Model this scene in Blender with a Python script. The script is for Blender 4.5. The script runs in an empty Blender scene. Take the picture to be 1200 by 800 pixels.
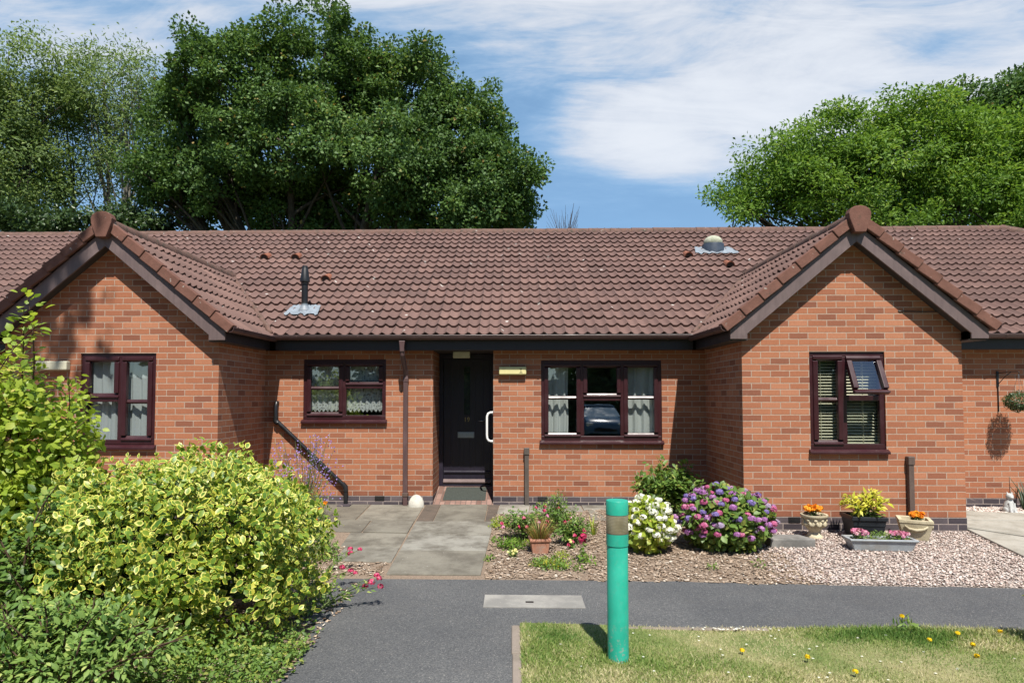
import bpy, math, random
import numpy as np
from mathutils import Vector, Matrix

R = math.radians
rng = np.random.default_rng(7)
random.seed(7)
scene = bpy.context.scene
COL = scene.collection

# ------------------------------------------------------------------ camera
cam_d = bpy.data.cameras.new('camera')
cam = bpy.data.objects.new('camera', cam_d)
COL.objects.link(cam)
cam.location = (0, -9.231, 1.409)
cam_d.sensor_fit = 'HORIZONTAL'
cam_d.sensor_width = 36.0
cam_d.lens = 755.26 / 1200 * 36.0
cam_d.shift_x = (600 - 581.27) / 1200
cam_d.shift_y = (434.48 - 400) / 1200
cam_d.clip_end = 2000
cam.rotation_euler = (R(90) + 0.04032, 0, 0.02615)
scene.camera = cam

# ------------------------------------------------------------------ light
SUN = Vector((0.118, -0.6045, 1.0)).normalized()
sun_d = bpy.data.lights.new('sun', 'SUN')
sun_d.energy = 5.0
sun_d.angle = R(0.53)
sun_d.color = (1.0, 0.95, 0.87)
sun = bpy.data.objects.new('sun', sun_d)
COL.objects.link(sun)
sun.rotation_euler = SUN.to_track_quat('Z', 'Y').to_euler()
sun.location = (2, -12, 30)

vs = scene.view_settings
vs.view_transform = 'Standard'
vs.look = 'None'
vs.exposure = 0.66
vs.gamma = 1.0
vs.use_curve_mapping = False

SKY = 0.068
world = bpy.data.worlds.new('World')
scene.world = world
world.use_nodes = True
wn, wl = world.node_tree.nodes, world.node_tree.links
wn.clear()

def wmath(op, a, b=None, c=None, clamp=False):
    n = wn.new('ShaderNodeMath'); n.operation = op; n.use_clamp = clamp
    for i, v in enumerate((a, b, c)):
        if v is None: continue
        if isinstance(v, (int, float)): n.inputs[i].default_value = v
        else: wl.new(v, n.inputs[i])
    return n.outputs[0]

def wsmooth(x, lo, hi):
    n = wn.new('ShaderNodeMapRange'); n.interpolation_type = 'SMOOTHERSTEP'
    wl.new(x, n.inputs[0]); n.inputs[1].default_value = lo; n.inputs[2].default_value = hi
    return n.outputs[0]

out = wn.new('ShaderNodeOutputWorld'); bg = wn.new('ShaderNodeBackground')
bg.inputs[1].default_value = SKY
wl.new(bg.outputs[0], out.inputs[0])
sky = wn.new('ShaderNodeTexSky'); sky.sky_type = 'NISHITA'; sky.sun_disc = False
sky.sun_elevation = R(58.4); sky.sun_rotation = R(169)
sky.altitude = 100; sky.air_density = 1.0; sky.dust_density = 0.6; sky.ozone_density = 2.0
tc = wn.new('ShaderNodeTexCoord'); sep = wn.new('ShaderNodeSeparateXYZ')
wl.new(tc.outputs['Generated'], sep.inputs[0])
ay = wmath('MAXIMUM', wmath('ABSOLUTE', sep.outputs[1]), 0.15)
A_ = wmath('DIVIDE', sep.outputs[0], ay)
E_ = wmath('DIVIDE', sep.outputs[2], ay)
comb = wn.new('ShaderNodeCombineXYZ'); wl.new(A_, comb.inputs[0]); wl.new(E_, comb.inputs[1])

def wnoise(scale, rot, sx, sy, detail=6, rough=.55, dist=.3, off=(0, 0, 0)):
    m = wn.new('ShaderNodeMapping'); wl.new(comb.outputs[0], m.inputs[0])
    m.inputs['Rotation'].default_value = (0, 0, rot); m.inputs['Scale'].default_value = (sx, sy, 1)
    m.inputs['Location'].default_value = off
    n = wn.new('ShaderNodeTexNoise'); n.inputs['Scale'].default_value = scale
    n.inputs['Detail'].default_value = detail; n.inputs['Roughness'].default_value = rough
    n.inputs['Distortion'].default_value = dist
    wl.new(m.outputs[0], n.inputs['Vector'])
    return n.outputs['Fac']

def wblob(ca, ce, ra, re):
    da = wmath('DIVIDE', wmath('SUBTRACT', A_, ca), ra)
    de = wmath('DIVIDE', wmath('SUBTRACT', E_, ce), re)
    d = wmath('ADD', wmath('MULTIPLY', da, da), wmath('MULTIPLY', de, de))
    return wmath('POWER', 2.718, wmath('MULTIPLY', d, -1.0))

n1 = wnoise(2.3, R(-24), .8, 1.7, 9, .60, .9, (.3, .2, 0))
n2 = wnoise(5.5, R(-35), .55, 2.3, 8, .64, 1.1, (3, 1, 0))
n3 = wnoise(15., R(-28), .45, 2.0, 6, .62, .8, (1, 5, 0))
cov = wblob(.50, .50, .46, .17)
for b in ((.16, .42, .12, .05), (.05, .66, .30, .08), (-.62, .60, .45, .10), (.98, .42, .35, .2), (.22, .37, .10, .035)):
    cov = wmath('ADD', cov, wmath('MULTIPLY', wblob(*b), .8))
for b, k in (((.02, .45, .09, .09), -.55), ((.12, .29, .20, .05), -.30), ((.30, .275, .15, .05), -.28), ((-.15, .55, .12, .08), -.25), ((-.42, .58, .1, .05), -.3), ((.64, .54, .09, .035), -.35)):
    cov = wmath('ADD', cov, wmath('MULTIPLY', wblob(*b), k))
cov = wmath('ADD', cov, wmath('MULTIPLY', wmath('SUBTRACT', n1, .5), 1.9))
cov = wmath('ADD', cov, wmath('MULTIPLY', wmath('SUBTRACT', n2, .5), 1.7))
cov = wmath('ADD', cov, wmath('MULTIPLY', wmath('SUBTRACT', n3, .5), .6))
cl = wmath('ADD', wmath('MULTIPLY', wsmooth(cov, -.55, 1.65), .60), .29)
cl = wmath('MULTIPLY', wmath('MULTIPLY', cl, wsmooth(E_, .0, .12)), wsmooth(sep.outputs[1], -.05, .25))
mixc = wn.new('ShaderNodeMix'); mixc.data_type = 'RGBA'
wl.new(cl, mixc.inputs['Factor'])
tint = wn.new('ShaderNodeMix'); tint.data_type = 'RGBA'; tint.blend_type = 'MULTIPLY'
tint.inputs['Factor'].default_value = 1.0
wl.new(sky.outputs[0], tint.inputs['A']); tint.inputs['B'].default_value = (.80, .98, 1.12, 1)
wl.new(tint.outputs['Result'], mixc.inputs['A'])
cc = wn.new('ShaderNodeMix'); cc.data_type = 'RGBA'
wl.new(wsmooth(cl, .25, .82), cc.inputs['Factor'])
cc.inputs['A'].default_value = (4.2, 7.3, 10.6, 1); cc.inputs['B'].default_value = (8.3, 8.7, 9.3, 1)
wl.new(cc.outputs['Result'], mixc.inputs['B'])
wl.new(mixc.outputs['Result'], bg.inputs[0])

# ------------------------------------------------------------------ helpers
def lin(*c):
    return tuple(((x / 255) / 12.92 if x / 255 <= .04045 else ((x / 255 + .055) / 1.055) ** 2.4) for x in c)

class NT:
    """small wrapper round a material's node tree"""
    def __init__(s, name):
        s.m = bpy.data.materials.new(name); s.m.use_nodes = True
        s.n, s.l = s.m.node_tree.nodes, s.m.node_tree.links
        s.n.clear()
        s.out = s.n.new('ShaderNodeOutputMaterial')
    def node(s, t, **kw):
        n = s.n.new(t)
        for k, v in kw.items(): setattr(n, k, v)
        return n
    def put(s, sock, v):
        if isinstance(v, bpy.types.NodeSocket): s.l.new(v, sock)
        elif v is not None:
            if isinstance(v, tuple) and len(v) == 3 and sock.type == 'RGBA': v = v + (1,)
            sock.default_value = v
    def math(s, op, a, b=None, clamp=False):
        n = s.node('ShaderNodeMath', operation=op, use_clamp=clamp)
        s.put(n.inputs[0], a)
        if b is not None: s.put(n.inputs[1], b)
        return n.outputs[0]
    def mix(s, f, a, b, mode='MIX'):
        n = s.node('ShaderNodeMix', data_type='RGBA', blend_type=mode)
        s.put(n.inputs['Factor'], f); s.put(n.inputs['A'], a); s.put(n.inputs['B'], b)
        return n.outputs['Result']
    def ramp(s, f, stops, interp='LINEAR'):
        n = s.node('ShaderNodeValToRGB'); cr = n.color_ramp; cr.interpolation = interp
        while len(cr.elements) < len(stops): cr.elements.new(.5)
        for e, (p, c) in zip(cr.elements, stops):
            e.position = p; e.color = tuple(c) + (1,) if len(c) == 3 else c
        s.l.new(f, n.inputs[0]); return n.outputs[0]
    def pos(s):
        return s.node('ShaderNodeNewGeometry').outputs['Position']
    def uv(s):
        return s.node('ShaderNodeUVMap', uv_map='UVMap').outputs[0]
    def attr(s, name='rnd'):
        return s.node('ShaderNodeAttribute', attribute_name=name).outputs['Fac']
    def noise(s, scale, vec=None, detail=4, rough=.55, dist=0, stretch=None):
        n = s.node('ShaderNodeTexNoise')
        n.inputs['Scale'].default_value = scale; n.inputs['Detail'].default_value = detail
        n.inputs['Roughness'].default_value = rough; n.inputs['Distortion'].default_value = dist
        v = vec if vec is not None else s.pos()
        if stretch:
            m = s.node('ShaderNodeMapping'); m.inputs['Scale'].default_value = stretch
            s.l.new(v, m.inputs[0]); v = m.outputs[0]
        s.l.new(v, n.inputs['Vector']); return n.outputs['Fac']
    def maprange(s, x, a, b, c=0., d=1.):
        n = s.node('ShaderNodeMapRange'); s.l.new(x, n.inputs[0])
        for i, v in enumerate((a, b, c, d)): n.inputs[i + 1].default_value = v
        return n.outputs[0]
    def bsdf(s, color, rough=.7, spec=.5, bump=None, bstr=.3, bdist=.01, metallic=0, coat=0):
        p = s.node('ShaderNodeBsdfPrincipled')
        s.put(p.inputs['Base Color'], color); s.put(p.inputs['Roughness'], rough)
        p.inputs['Specular IOR Level'].default_value = spec
        p.inputs['Metallic'].default_value = metallic
        p.inputs['Coat Weight'].default_value = coat
        if bump is not None:
            b = s.node('ShaderNodeBump'); b.inputs['Strength'].default_value = bstr
            b.inputs['Distance'].default_value = bdist
            s.l.new(bump, b.inputs['Height']); s.l.new(b.outputs[0], p.inputs['Normal'])
        return p
    def done(s, sh):
        s.l.new(sh.outputs[0], s.out.inputs['Surface']); return s.m

def simple(name, c, rough=.6, var=.18, scale=9, bump=.15, spec=.4, fine=120, metallic=0, dirt=None):
    t = NT(name)
    n = t.noise(scale, detail=6)
    f = t.noise(fine, detail=3)
    lo = tuple(x * (1 - var) for x in c); hi = tuple(min(1, x * (1 + var)) for x in c)
    col = t.ramp(n, [(.3, lo), (.7, hi)])
    if dirt:
        dn = t.noise(scale * .6, detail=8, rough=.7)
        col = t.mix(t.maprange(dn, .5, .72), col, dirt)
    r = t.math('ADD', t.math('MULTIPLY', t.math('SUBTRACT', n, .5), .25), rough)
    return t.done(t.bsdf(col, r, spec, f if bump else None, bump, .004, metallic))

def leafmat(name, stops, trans=.3, rough=.45, spec=.4, var=None, edge=None, back=None):
    """leaf colours run through the per-leaf random value; edge: a pale margin (variegation)"""
    t = NT(name)
    a = t.attr()
    col = t.ramp(a, stops)
    uv = t.uv()
    sp = t.node('ShaderNodeSeparateXYZ'); t.l.new(uv, sp.inputs[0])
    if edge:
        dx = t.math('DIVIDE', sp.outputs[0], .47)
        dy = t.math('DIVIDE', t.math('SUBTRACT', sp.outputs[1], .46), .54)
        d = t.math('ADD', t.math('MULTIPLY', dx, dx), t.math('MULTIPLY', dy, dy))
        nz = t.noise(45, detail=2)
        d = t.math('ADD', d, t.math('MULTIPLY', t.math('SUBTRACT', nz, .5), .9))
        a2 = t.math('FRACT', t.math('MULTIPLY', a, 7.31))
        d = t.math('ADD', d, t.math('MULTIPLY', t.math('SUBTRACT', a2, .5), .5))
        col = t.mix(t.maprange(d, .42, .60), col, t.ramp(a2, edge))
    else:
        v = t.math('ABSOLUTE', sp.outputs[0])
        col = t.mix(t.maprange(v, .05, .0, 0, .35), col, t.mix(.5, col, (.5, .6, .3)))
    p = t.bsdf(col, rough, spec)
    tr = t.node('ShaderNodeBsdfTranslucent')
    t.l.new(t.mix(.6, col, t.mix(1, col, (1.25, 1.2, .55), 'MULTIPLY')), tr.inputs[0])
    mx = t.node('ShaderNodeMixShader'); mx.inputs[0].default_value = trans
    t.l.new(p.outputs[0], mx.inputs[1]); t.l.new(tr.outputs[0], mx.inputs[2])
    return t.done(mx)

OFF = {}
def tag(o, label=None, cat=None, group=None, kind=None):
    if label: o['label'] = label
    if cat: o['category'] = cat
    if group: o['group'] = group
    if kind: o['kind'] = kind
    return o

def thing(name, label, cat, loc, group=None):
    o = bpy.data.objects.new(name, None); COL.objects.link(o)
    o.empty_display_size = .1
    o.location = loc; OFF[o.name] = Vector(loc)
    return tag(o, label, cat, group)

def link(me, name, mats, parent=None, smooth=False, bevel=0, angle=None):
    o = bpy.data.objects.new(name, me); COL.objects.link(o)
    if not isinstance(mats, (list, tuple)): mats = [mats]
    for m in mats: me.materials.append(m)
    if parent is not None:
        o.parent = parent
        off = OFF.get(parent.name, Vector((0, 0, 0))); OFF[o.name] = off
        if off.length > 0: me.transform(Matrix.Translation(-off))
    else:
        OFF[o.name] = Vector((0, 0, 0))
    if smooth:
        me.shade_smooth() if hasattr(me, 'shade_smooth') else None
        if angle: me.set_sharp_from_angle(angle=R(angle))
    if bevel:
        b = o.modifiers.new('bevel', 'BEVEL'); b.width = bevel; b.segments = 2; b.limit_method = 'ANGLE'; b.angle_limit = R(40)
    return o

class MB:
    """collects shapes that become ONE mesh object"""
    def __init__(s): s.v, s.f, s.u, s.mi = [], [], [], []
    def face(s, pts, uv=None, mi=0):
        b = len(s.v); s.v += [tuple(p) for p in pts]
        s.f.append(tuple(range(b, b + len(pts)))); s.u.append(uv or [(0, 0)] * len(pts)); s.mi.append(mi)
    def poly(s, vs_, fs, mi=0, uvs=None):
        b = len(s.v); s.v += [tuple(p) for p in vs_]
        for i, f in enumerate(fs):
            s.f.append(tuple(b + k for k in f)); s.u.append(uvs[i] if uvs else [(vs_[k][0] + vs_[k][1], vs_[k][2]) for k in f]); s.mi.append(mi)
    def box(s, x0, x1, y0, y1, z0, z1, mi=0):
        v = [(x0, y0, z0), (x1, y0, z0), (x1, y1, z0), (x0, y1, z0), (x0, y0, z1), (x1, y0, z1), (x1, y1, z1), (x0, y1, z1)]
        s.poly(v, [(0, 3, 2, 1), (4, 5, 6, 7), (0, 1, 5, 4), (1, 2, 6, 5), (2, 3, 7, 6), (3, 0, 4, 7)], mi)
        return s
    def prism(s, poly, axis, a, b, mi=0):
        """extrude a closed 2D polygon along an axis: 'y' uses (x,z), 'x' uses (y,z), 'z' uses (x,y)"""
        def P(p, t):
            return (p[0], t, p[1]) if axis == 'y' else ((t, p[0], p[1]) if axis == 'x' else (p[0], p[1], t))
        n = len(poly); v = [P(p, a) for p in poly] + [P(p, b) for p in poly]
        f = [tuple(range(n)), tuple(range(2 * n - 1, n - 1, -1))] + [(i, i + n, (i + 1) % n + n, (i + 1) % n) for i in range(n)]
        s.poly(v, f, mi); return s
    def tube(s, pts, rad, seg=8, caps=True, mi=0):
        pts = [Vector(p) for p in pts]; n = len(pts)
        if not hasattr(rad, '__len__'): rad = [rad] * n
        ring = []; up = None
        for i, p in enumerate(pts):
            d = (pts[min(i + 1, n - 1)] - pts[max(i - 1, 0)]).normalized()
            if up is None: up = Vector((0, 0, 1)) if abs(d.z) < .9 else Vector((1, 0, 0))
            x = d.cross(up).normalized(); y = x.cross(d).normalized(); up = y
            ring.append([p + (x * math.cos(2 * math.pi * k / seg) + y * math.sin(2 * math.pi * k / seg)) * rad[i] for k in range(seg)])
        v = [q for r in ring for q in r]
        f = [(i * seg + k, i * seg + (k + 1) % seg, (i + 1) * seg + (k + 1) % seg, (i + 1) * seg + k) for i in range(n - 1) for k in range(seg)]
        if caps: f += [tuple(range(seg - 1, -1, -1)), tuple((n - 1) * seg + k for k in range(seg))]
        s.poly(v, f, mi); return s
    def lathe(s, prof, c, seg=24, mi=0, wob=0):
        v = []; 
        for r, z in prof:
            for k in range(seg):
                a = 2 * math.pi * k / seg
                v.append((c[0] + r * math.cos(a), c[1] + r * math.sin(a), c[2] + z))
        n = len(prof)
        f = [(i * seg + k, i * seg + (k + 1) % seg, (i + 1) * seg + (k + 1) % seg, (i + 1) * seg + k) for i in range(n - 1) for k in range(seg)]
        f += [tuple(range(seg - 1, -1, -1)), tuple((n - 1) * seg + k for k in range(seg))]
        s.poly(v, f, mi); return s
    def build(s, name, mats, parent=None, smooth=False, bevel=0, angle=None):
        me = bpy.data.meshes.new(name)
        me.from_pydata(s.v, [], s.f)
        ul = me.uv_layers.new(name='UVMap')
        flat = [c for u in s.u for p in u for c in p]
        ul.data.foreach_set('uv', flat)
        me.polygons.foreach_set('material_index', s.mi)
        me.update()
        return link(me, name, mats, parent, smooth, bevel, angle)

NEAR_V = np.array([(0, 0, 0), (-.40, .24, .05), (-.44, .60, .06), (0, 1, -.06), (.44, .60, .06), (.40, .24, .05), (0, .3, 0), (0, .65, .01)])
NEAR_F = [(0, 6, 1), (1, 6, 7, 2), (2, 7, 3), (0, 5, 6), (5, 4, 7, 6), (4, 3, 7)]
LONG_V = np.array([(0, 0, 0), (-.5, .4, .03), (0, 1, -.1), (.5, .4, .03), (0, .45, .0)])
LONG_F = [(0, 4, 1), (1, 4, 2), (0, 3, 4), (3, 2, 4)]
TREE_V = np.array([(0, 0, 0), (-.5, .5, .12), (0, 1, -.05), (.5, .5, .12)])
TREE_F = [(0, 2, 1), (0, 3, 2)]
BLADE_V = np.array([(-.5, 0, 0), (.5, 0, 0), (.35, .55, .06), (-.35, .55, .06), (0, 1, .3)])
BLADE_F = [(0, 1, 2, 3), (3, 2, 4)]
PETAL_V = np.array([(-.15, 0, 0), (-.5, .6, .1), (-.3, 1, .02), (.3, 1, .02), (.5, .6, .1), (.15, 0, 0)])
PETAL_F = [(0, 5, 4, 1), (1, 4, 3, 2)]

def nrm(a):
    return a / np.maximum(np.linalg.norm(a, axis=1, keepdims=True), 1e-9)

def scatter_mesh(name, mat, parent, P, D, N, L, W, tv, tf, rnd=None):
    """many copies of a small template as ONE mesh: the foliage of one plant"""
    n = len(P); P = np.asarray(P, float); D = nrm(np.asarray(D, float)); N = np.asarray(N, float)
    S = nrm(np.cross(D, N)); N = np.cross(S, D)
    L = np.broadcast_to(np.asarray(L, float), (n,)); W = np.broadcast_to(np.asarray(W, float), (n,))
    k = len(tv)
    V = (P[:, None, :] + D[:, None, :] * (tv[None, :, 1:2] * L[:, None, None]) + S[:, None, :] * (tv[None, :, 0:1] * W[:, None, None])
         + N[:, None, :] * (tv[None, :, 2:3] * L[:, None, None])).reshape(-1, 3)
    loop = np.concatenate([np.array(f) for f in tf]); nl = len(loop)
    cnt = np.array([len(f) for f in tf]); nf = len(tf)
    loops = (loop[None, :] + (np.arange(n) * k)[:, None]).ravel()
    starts = np.concatenate([[0], np.cumsum(cnt)[:-1]])
    starts = (starts[None, :] + (np.arange(n) * nl)[:, None]).ravel()
    me = bpy.data.meshes.new(name)
    me.vertices.add(n * k); me.loops.add(n * nl); me.polygons.add(n * nf)
    me.vertices.foreach_set('co', V.ravel().astype(np.float32))
    me.loops.foreach_set('vertex_index', loops.astype(np.int32))
    me.polygons.foreach_set('loop_start', starts.astype(np.int32))
    me.update(calc_edges=True)
    uv = me.uv_layers.new(name='UVMap')
    uv.data.foreach_set('uv', np.tile(tv[loop][:, :2], (n, 1)).ravel().astype(np.float32))
    if rnd is None: rnd = rng.random(n)
    at = me.attributes.new('rnd', 'FLOAT', 'POINT')
    at.data.foreach_set('value', np.repeat(rnd, k).astype(np.float32))
    me.validate()
    return link(me, name, mat, parent)

def pt(u, v, Y):
    """a point at depth Y for a place measured on the 1200x800 photograph"""
    d = Y + 9.231
    return np.array([(u - 601) / 755 * d, Y, 1.409 + (467 - v) / 755 * d])

def randdir(n):
    return nrm(rng.normal(size=(n, 3)))

# ------------------------------------------------------------------ materials
def brick_mat(name, stops, mortar, fine=.6):
    t = NT(name)
    uv = t.uv()
    # slightly wavering joints
    wn_ = t.node('ShaderNodeTexNoise'); wn_.inputs['Scale'].default_value = 9; t.l.new(uv, wn_.inputs['Vector'])
    vm = t.node('ShaderNodeVectorMath', operation='SCALE'); t.l.new(wn_.outputs['Color'], vm.inputs[0]); vm.inputs['Scale'].default_value = .006
    va = t.node('ShaderNodeVectorMath', operation='ADD'); t.l.new(uv, va.inputs[0]); t.l.new(vm.outputs[0], va.inputs[1])
    b = t.node('ShaderNodeTexBrick'); t.l.new(va.outputs[0], b.inputs['Vector'])
    b.offset = .5; b.inputs['Scale'].default_value = 1.0
    b.inputs['Brick Width'].default_value = .225; b.inputs['Row Height'].default_value = .075
    b.inputs['Mortar Size'].default_value = .0058; b.inputs['Mortar Smooth'].default_value = .25; b.inputs['Bias'].default_value = 0
    b.inputs['Color1'].default_value = (0, 0, 0, 1); b.inputs['Color2'].default_value = (1, 1, 1, 1); b.inputs['Mortar'].default_value = (.5, .5, .5, 1)
    col = t.ramp(b.outputs['Color'], stops)
    streak = t.noise(14, uv, 5, .65, 0, (9, 1.2, 1))
    col = t.mix(t.maprange(streak, .35, .75, 0, .38), col, t.mix(1, col, (.55, .5, .5), 'MULTIPLY'))
    grain = t.noise(160, uv, 3)
    col = t.mix(t.maprange(grain, .35, .7, 0, .35), col, t.mix(1, col, (1.35, 1.3, 1.25), 'MULTIPLY'))
    blot = t.noise(1.3, uv, 4)
    col = t.mix(t.maprange(blot, .45, .75, 0, .3), col, t.mix(1, col, (.78, .76, .8), 'MULTIPLY'))
    sv = t.node('ShaderNodeSeparateXYZ'); t.l.new(uv, sv.inputs[0])
    damp = t.math('MULTIPLY', t.maprange(sv.outputs[1], .55, .0), t.maprange(t.noise(2.4, uv, 6, .65), .42, .62))
    col = t.mix(t.math('MULTIPLY', damp, .38), col, t.mix(1, col, (.52, .50, .50), 'MULTIPLY'))
    eff = t.maprange(t.noise(3.1, uv, 7, .7, .6, (1, 1.8, 1)), .66, .74, 0, .30)
    col = t.mix(eff, col, (.50, .38, .31))
    mcol = t.mix(t.maprange(t.noise(30, uv, 4), .3, .7), mortar, tuple(x * .72 for x in mortar))
    full = t.mix(b.outputs['Fac'], col, mcol)
    h = t.math('ADD', t.math('MULTIPLY', t.math('SUBTRACT', 1.0, b.outputs['Fac']), 1.0), t.math('MULTIPLY', grain, .35))
    return t.done(t.bsdf(full, .85, .25, h, .55, .006))

M = {}
M['brick'] = brick_mat('orange_red_brick', [(0, (.215, .084, .050)), (.2, (.295, .114, .062)), (.5, (.338, .133, .069)), (.8, (.365, .150, .079)), (1, (.395, .172, .096))], (.43, .32, .245))
M['plinth'] = brick_mat('blue_grey_brick', [(0, (.05, .042, .05)), (.5, (.085, .072, .08)), (1, (.12, .10, .105))], (.34, .28, .25))
M['pavior'] = brick_mat('brown_pavior', [(0, (.17, .10, .08)), (.5, (.25, .155, .125)), (1, (.31, .20, .165))], (.16, .12, .10))

def tile_mat():
    t = NT('brown_concrete_tile')
    uv = t.uv()                                   # u: tiles of 0.3 m, v: courses
    fl = t.node('ShaderNodeVectorMath', operation='FLOOR'); t.l.new(uv, fl.inputs[0])
    wn_ = t.node('ShaderNodeTexWhiteNoise'); wn_.noise_dimensions = '2D'; t.l.new(fl.outputs[0], wn_.inputs['Vector'])
    col = t.ramp(wn_.outputs['Value'], [(0, (.118, .072, .061)), (.4, (.134, .080, .067)), (.8, (.146, .088, .074)), (1, (.166, .100, .083))])
    big = t.noise(.55, detail=5, rough=.6)
    col = t.mix(t.maprange(big, .40, .66, 0, .7), col, t.mix(1, col, (.74, .72, .74), 'MULTIPLY'))
    g = t.noise(55, detail=5, rough=.7)
    col = t.mix(t.maprange(g, .35, .7, 0, .55), col, t.mix(1, col, (1.35, 1.3, 1.28), 'MULTIPLY'))
    sp = t.node('ShaderNodeSeparateXYZ'); t.l.new(uv, sp.inputs[0])
    fy = t.math('FRACT', sp.outputs[1]); fx = t.math('FRACT', sp.outputs[0])
    # patchy darkening just under each lap, dark line in the side joint
    st = t.math('MULTIPLY', t.maprange(fy, .80, 1.0, 0, 1), t.maprange(t.noise(6, detail=5), .35, .65))
    col = t.mix(t.math('MULTIPLY', st, .5), col, (.055, .042, .036))
    jt = t.maprange(t.math('ABSOLUTE', t.math('SUBTRACT', fx, .5)), .482, .495)
    col = t.mix(t.math('MULTIPLY', jt, .75), col, (.03, .022, .02))
    lich = t.node('ShaderNodeTexVoronoi'); lich.inputs['Scale'].default_value = 3.6; lich.inputs['Randomness'].default_value = 1
    nz = t.node('ShaderNodeTexNoise'); nz.inputs['Scale'].default_value = 14
    va = t.node('ShaderNodeVectorMath', operation='MULTIPLY_ADD'); t.l.new(nz.outputs['Color'], va.inputs[0]); va.inputs[1].default_value = (.16, .16, .16)
    t.l.new(t.pos(), va.inputs[2]); t.l.new(va.outputs[0], lich.inputs['Vector'])
    wsel = t.node('ShaderNodeSeparateColor'); t.l.new(lich.outputs['Color'], wsel.inputs[0])
    lf = t.math('MULTIPLY', t.maprange(lich.outputs['Distance'], .11, .06), t.math('GREATER_THAN', wsel.outputs[0], .52))
    col = t.mix(t.math('MULTIPLY', lf, .9), col, (.52, .50, .46))
    return t.done(t.bsdf(col, .82, .3, g, .35, .006))
M['tile'] = tile_mat()
def ridge_mat(name, base, moss):
    t = NT(name)
    n = t.noise(7, detail=8, rough=.7); g = t.noise(60, detail=5, rough=.7)
    col = t.ramp(n, [(.3, tuple(x * .7 for x in base)), (.6, base), (.75, tuple(x * 1.25 for x in base))])
    col = t.mix(t.maprange(t.noise(11, detail=8, rough=.75), .60 - moss, .74 - moss), col, (.062, .055, .042))
    col = t.mix(t.maprange(t.noise(16, detail=6, rough=.6), .66, .70, 0, .75), col, (.42, .41, .37))
    return t.done(t.bsdf(col, .88, .2, g, .5, .008))
M['ridge'] = ridge_mat('weathered_ridge_tile', (.15, .088, .070), .10)
M['verge'] = ridge_mat('red_brown_verge_tile', (.165, .080, .060), .02)

def upvc(name, c, rough=.32):
    t = NT(name)
    n = t.noise(5, detail=5); g = t.noise(40, None, 4, .6, 0, (1, 1, .12))
    col = t.mix(t.maprange(g, .4, .65, 0, .4), c, tuple(x * .6 for x in c))
    col = t.mix(t.maprange(n, .55, .75, 0, .3), col, tuple(min(1, x * 1.8 + .01) for x in c))
    return t.done(t.bsdf(col, t.maprange(n, .3, .7, rough - .06, rough + .12), .5, g, .06, .002))
M['frame'] = upvc('maroon_upvc', (.036, .0085, .0115), .34)
M['board'] = upvc('brown_upvc', (.130, .092, .088), .5)
M['board_dark'] = upvc('dark_stained_board', (.018, .015, .017), .5)
M['gutter'] = upvc('brown_gutter_plastic', (.095, .055, .053), .42)
M['pipe_brown'] = upvc('brown_pipe_cover', (.10, .068, .055), .55)
M['pipe_grey'] = upvc('grey_brown_pipe_cover', (.085, .07, .058), .55)
M['black_pl'] = upvc('black_plastic', (.012, .012, .013), .35)
M['door'] = upvc('dark_navy_door', (.0155, .0125, .0235), .38)
M['white_pl'] = simple('white_coated_metal', (.75, .75, .73), .3, .05, 6, 0)
M['cream'] = simple('cream_light_housing', (.62, .56, .27), .45, .06, 10, .05)
M['cream_dull'] = simple('dull_cream_housing', (.50, .48, .36), .5, .08, 10, .05)
M['ink'] = simple('black_ink', (.02, .018, .015), .6, .1, 10, 0)
M['brass'] = simple('worn_brass', (.35, .27, .13), .4, .15, 40, 0, metallic=.8)
M['steel'] = simple('dull_steel', (.30, .34, .36), .4, .1, 20, .05, metallic=.7)
M['lead'] = simple('lead_flashing', (.20, .23, .26), .5, .25, 9, .3, dirt=(.2, .21, .22))
M['cowl'] = simple('mossy_cream_cowl', (.36, .37, .28), .75, .2, 14, .3, dirt=(.17, .19, .12))
M['cowl_dark'] = simple('blue_grey_collar', (.045, .06, .085), .5, .2, 14, .1)
M['terra'] = simple('terracotta_vent', (.24, .085, .045), .8, .2, 20, .3)
M['room'] = simple('room_plaster', (.14, .13, .115), .9, .1, 3, 0)
M['soffit'] = simple('soffit_board', (.05, .042, .04), .7, .1, 4, 0)

def glass_mat():
    t = NT('window_glass')
    ge = t.node('ShaderNodeNewGeometry'); dt = t.node('ShaderNodeVectorMath', operation='DOT_PRODUCT')
    t.l.new(ge.outputs['Incoming'], dt.inputs[0]); t.l.new(ge.outputs['Normal'], dt.inputs[1])
    fac = t.math('ADD', t.math('MULTIPLY', t.math('POWER', t.math('SUBTRACT', 1.0, t.math('ABSOLUTE', dt.outputs['Value'])), 5.0), .74), .26)
    tr = t.node('ShaderNodeBsdfTransparent'); tr.inputs[0].default_value = (.86, .90, .89, 1)
    gl = t.node('ShaderNodeBsdfGlossy'); gl.inputs['Roughness'].default_value = .012
    n = t.noise(2.2, detail=2)
    b = t.node('ShaderNodeBump'); b.inputs['Strength'].default_value = .05; b.inputs['Distance'].default_value = .01
    t.l.new(n, b.inputs['Height']); t.l.new(b.outputs[0], gl.inputs['Normal'])
    mx = t.node('ShaderNodeMixShader'); t.l.new(fac, mx.inputs[0])
    t.l.new(tr.outputs[0], mx.inputs[1]); t.l.new(gl.outputs[0], mx.inputs[2])
    return t.done(mx)
M['glass'] = glass_mat()

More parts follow.
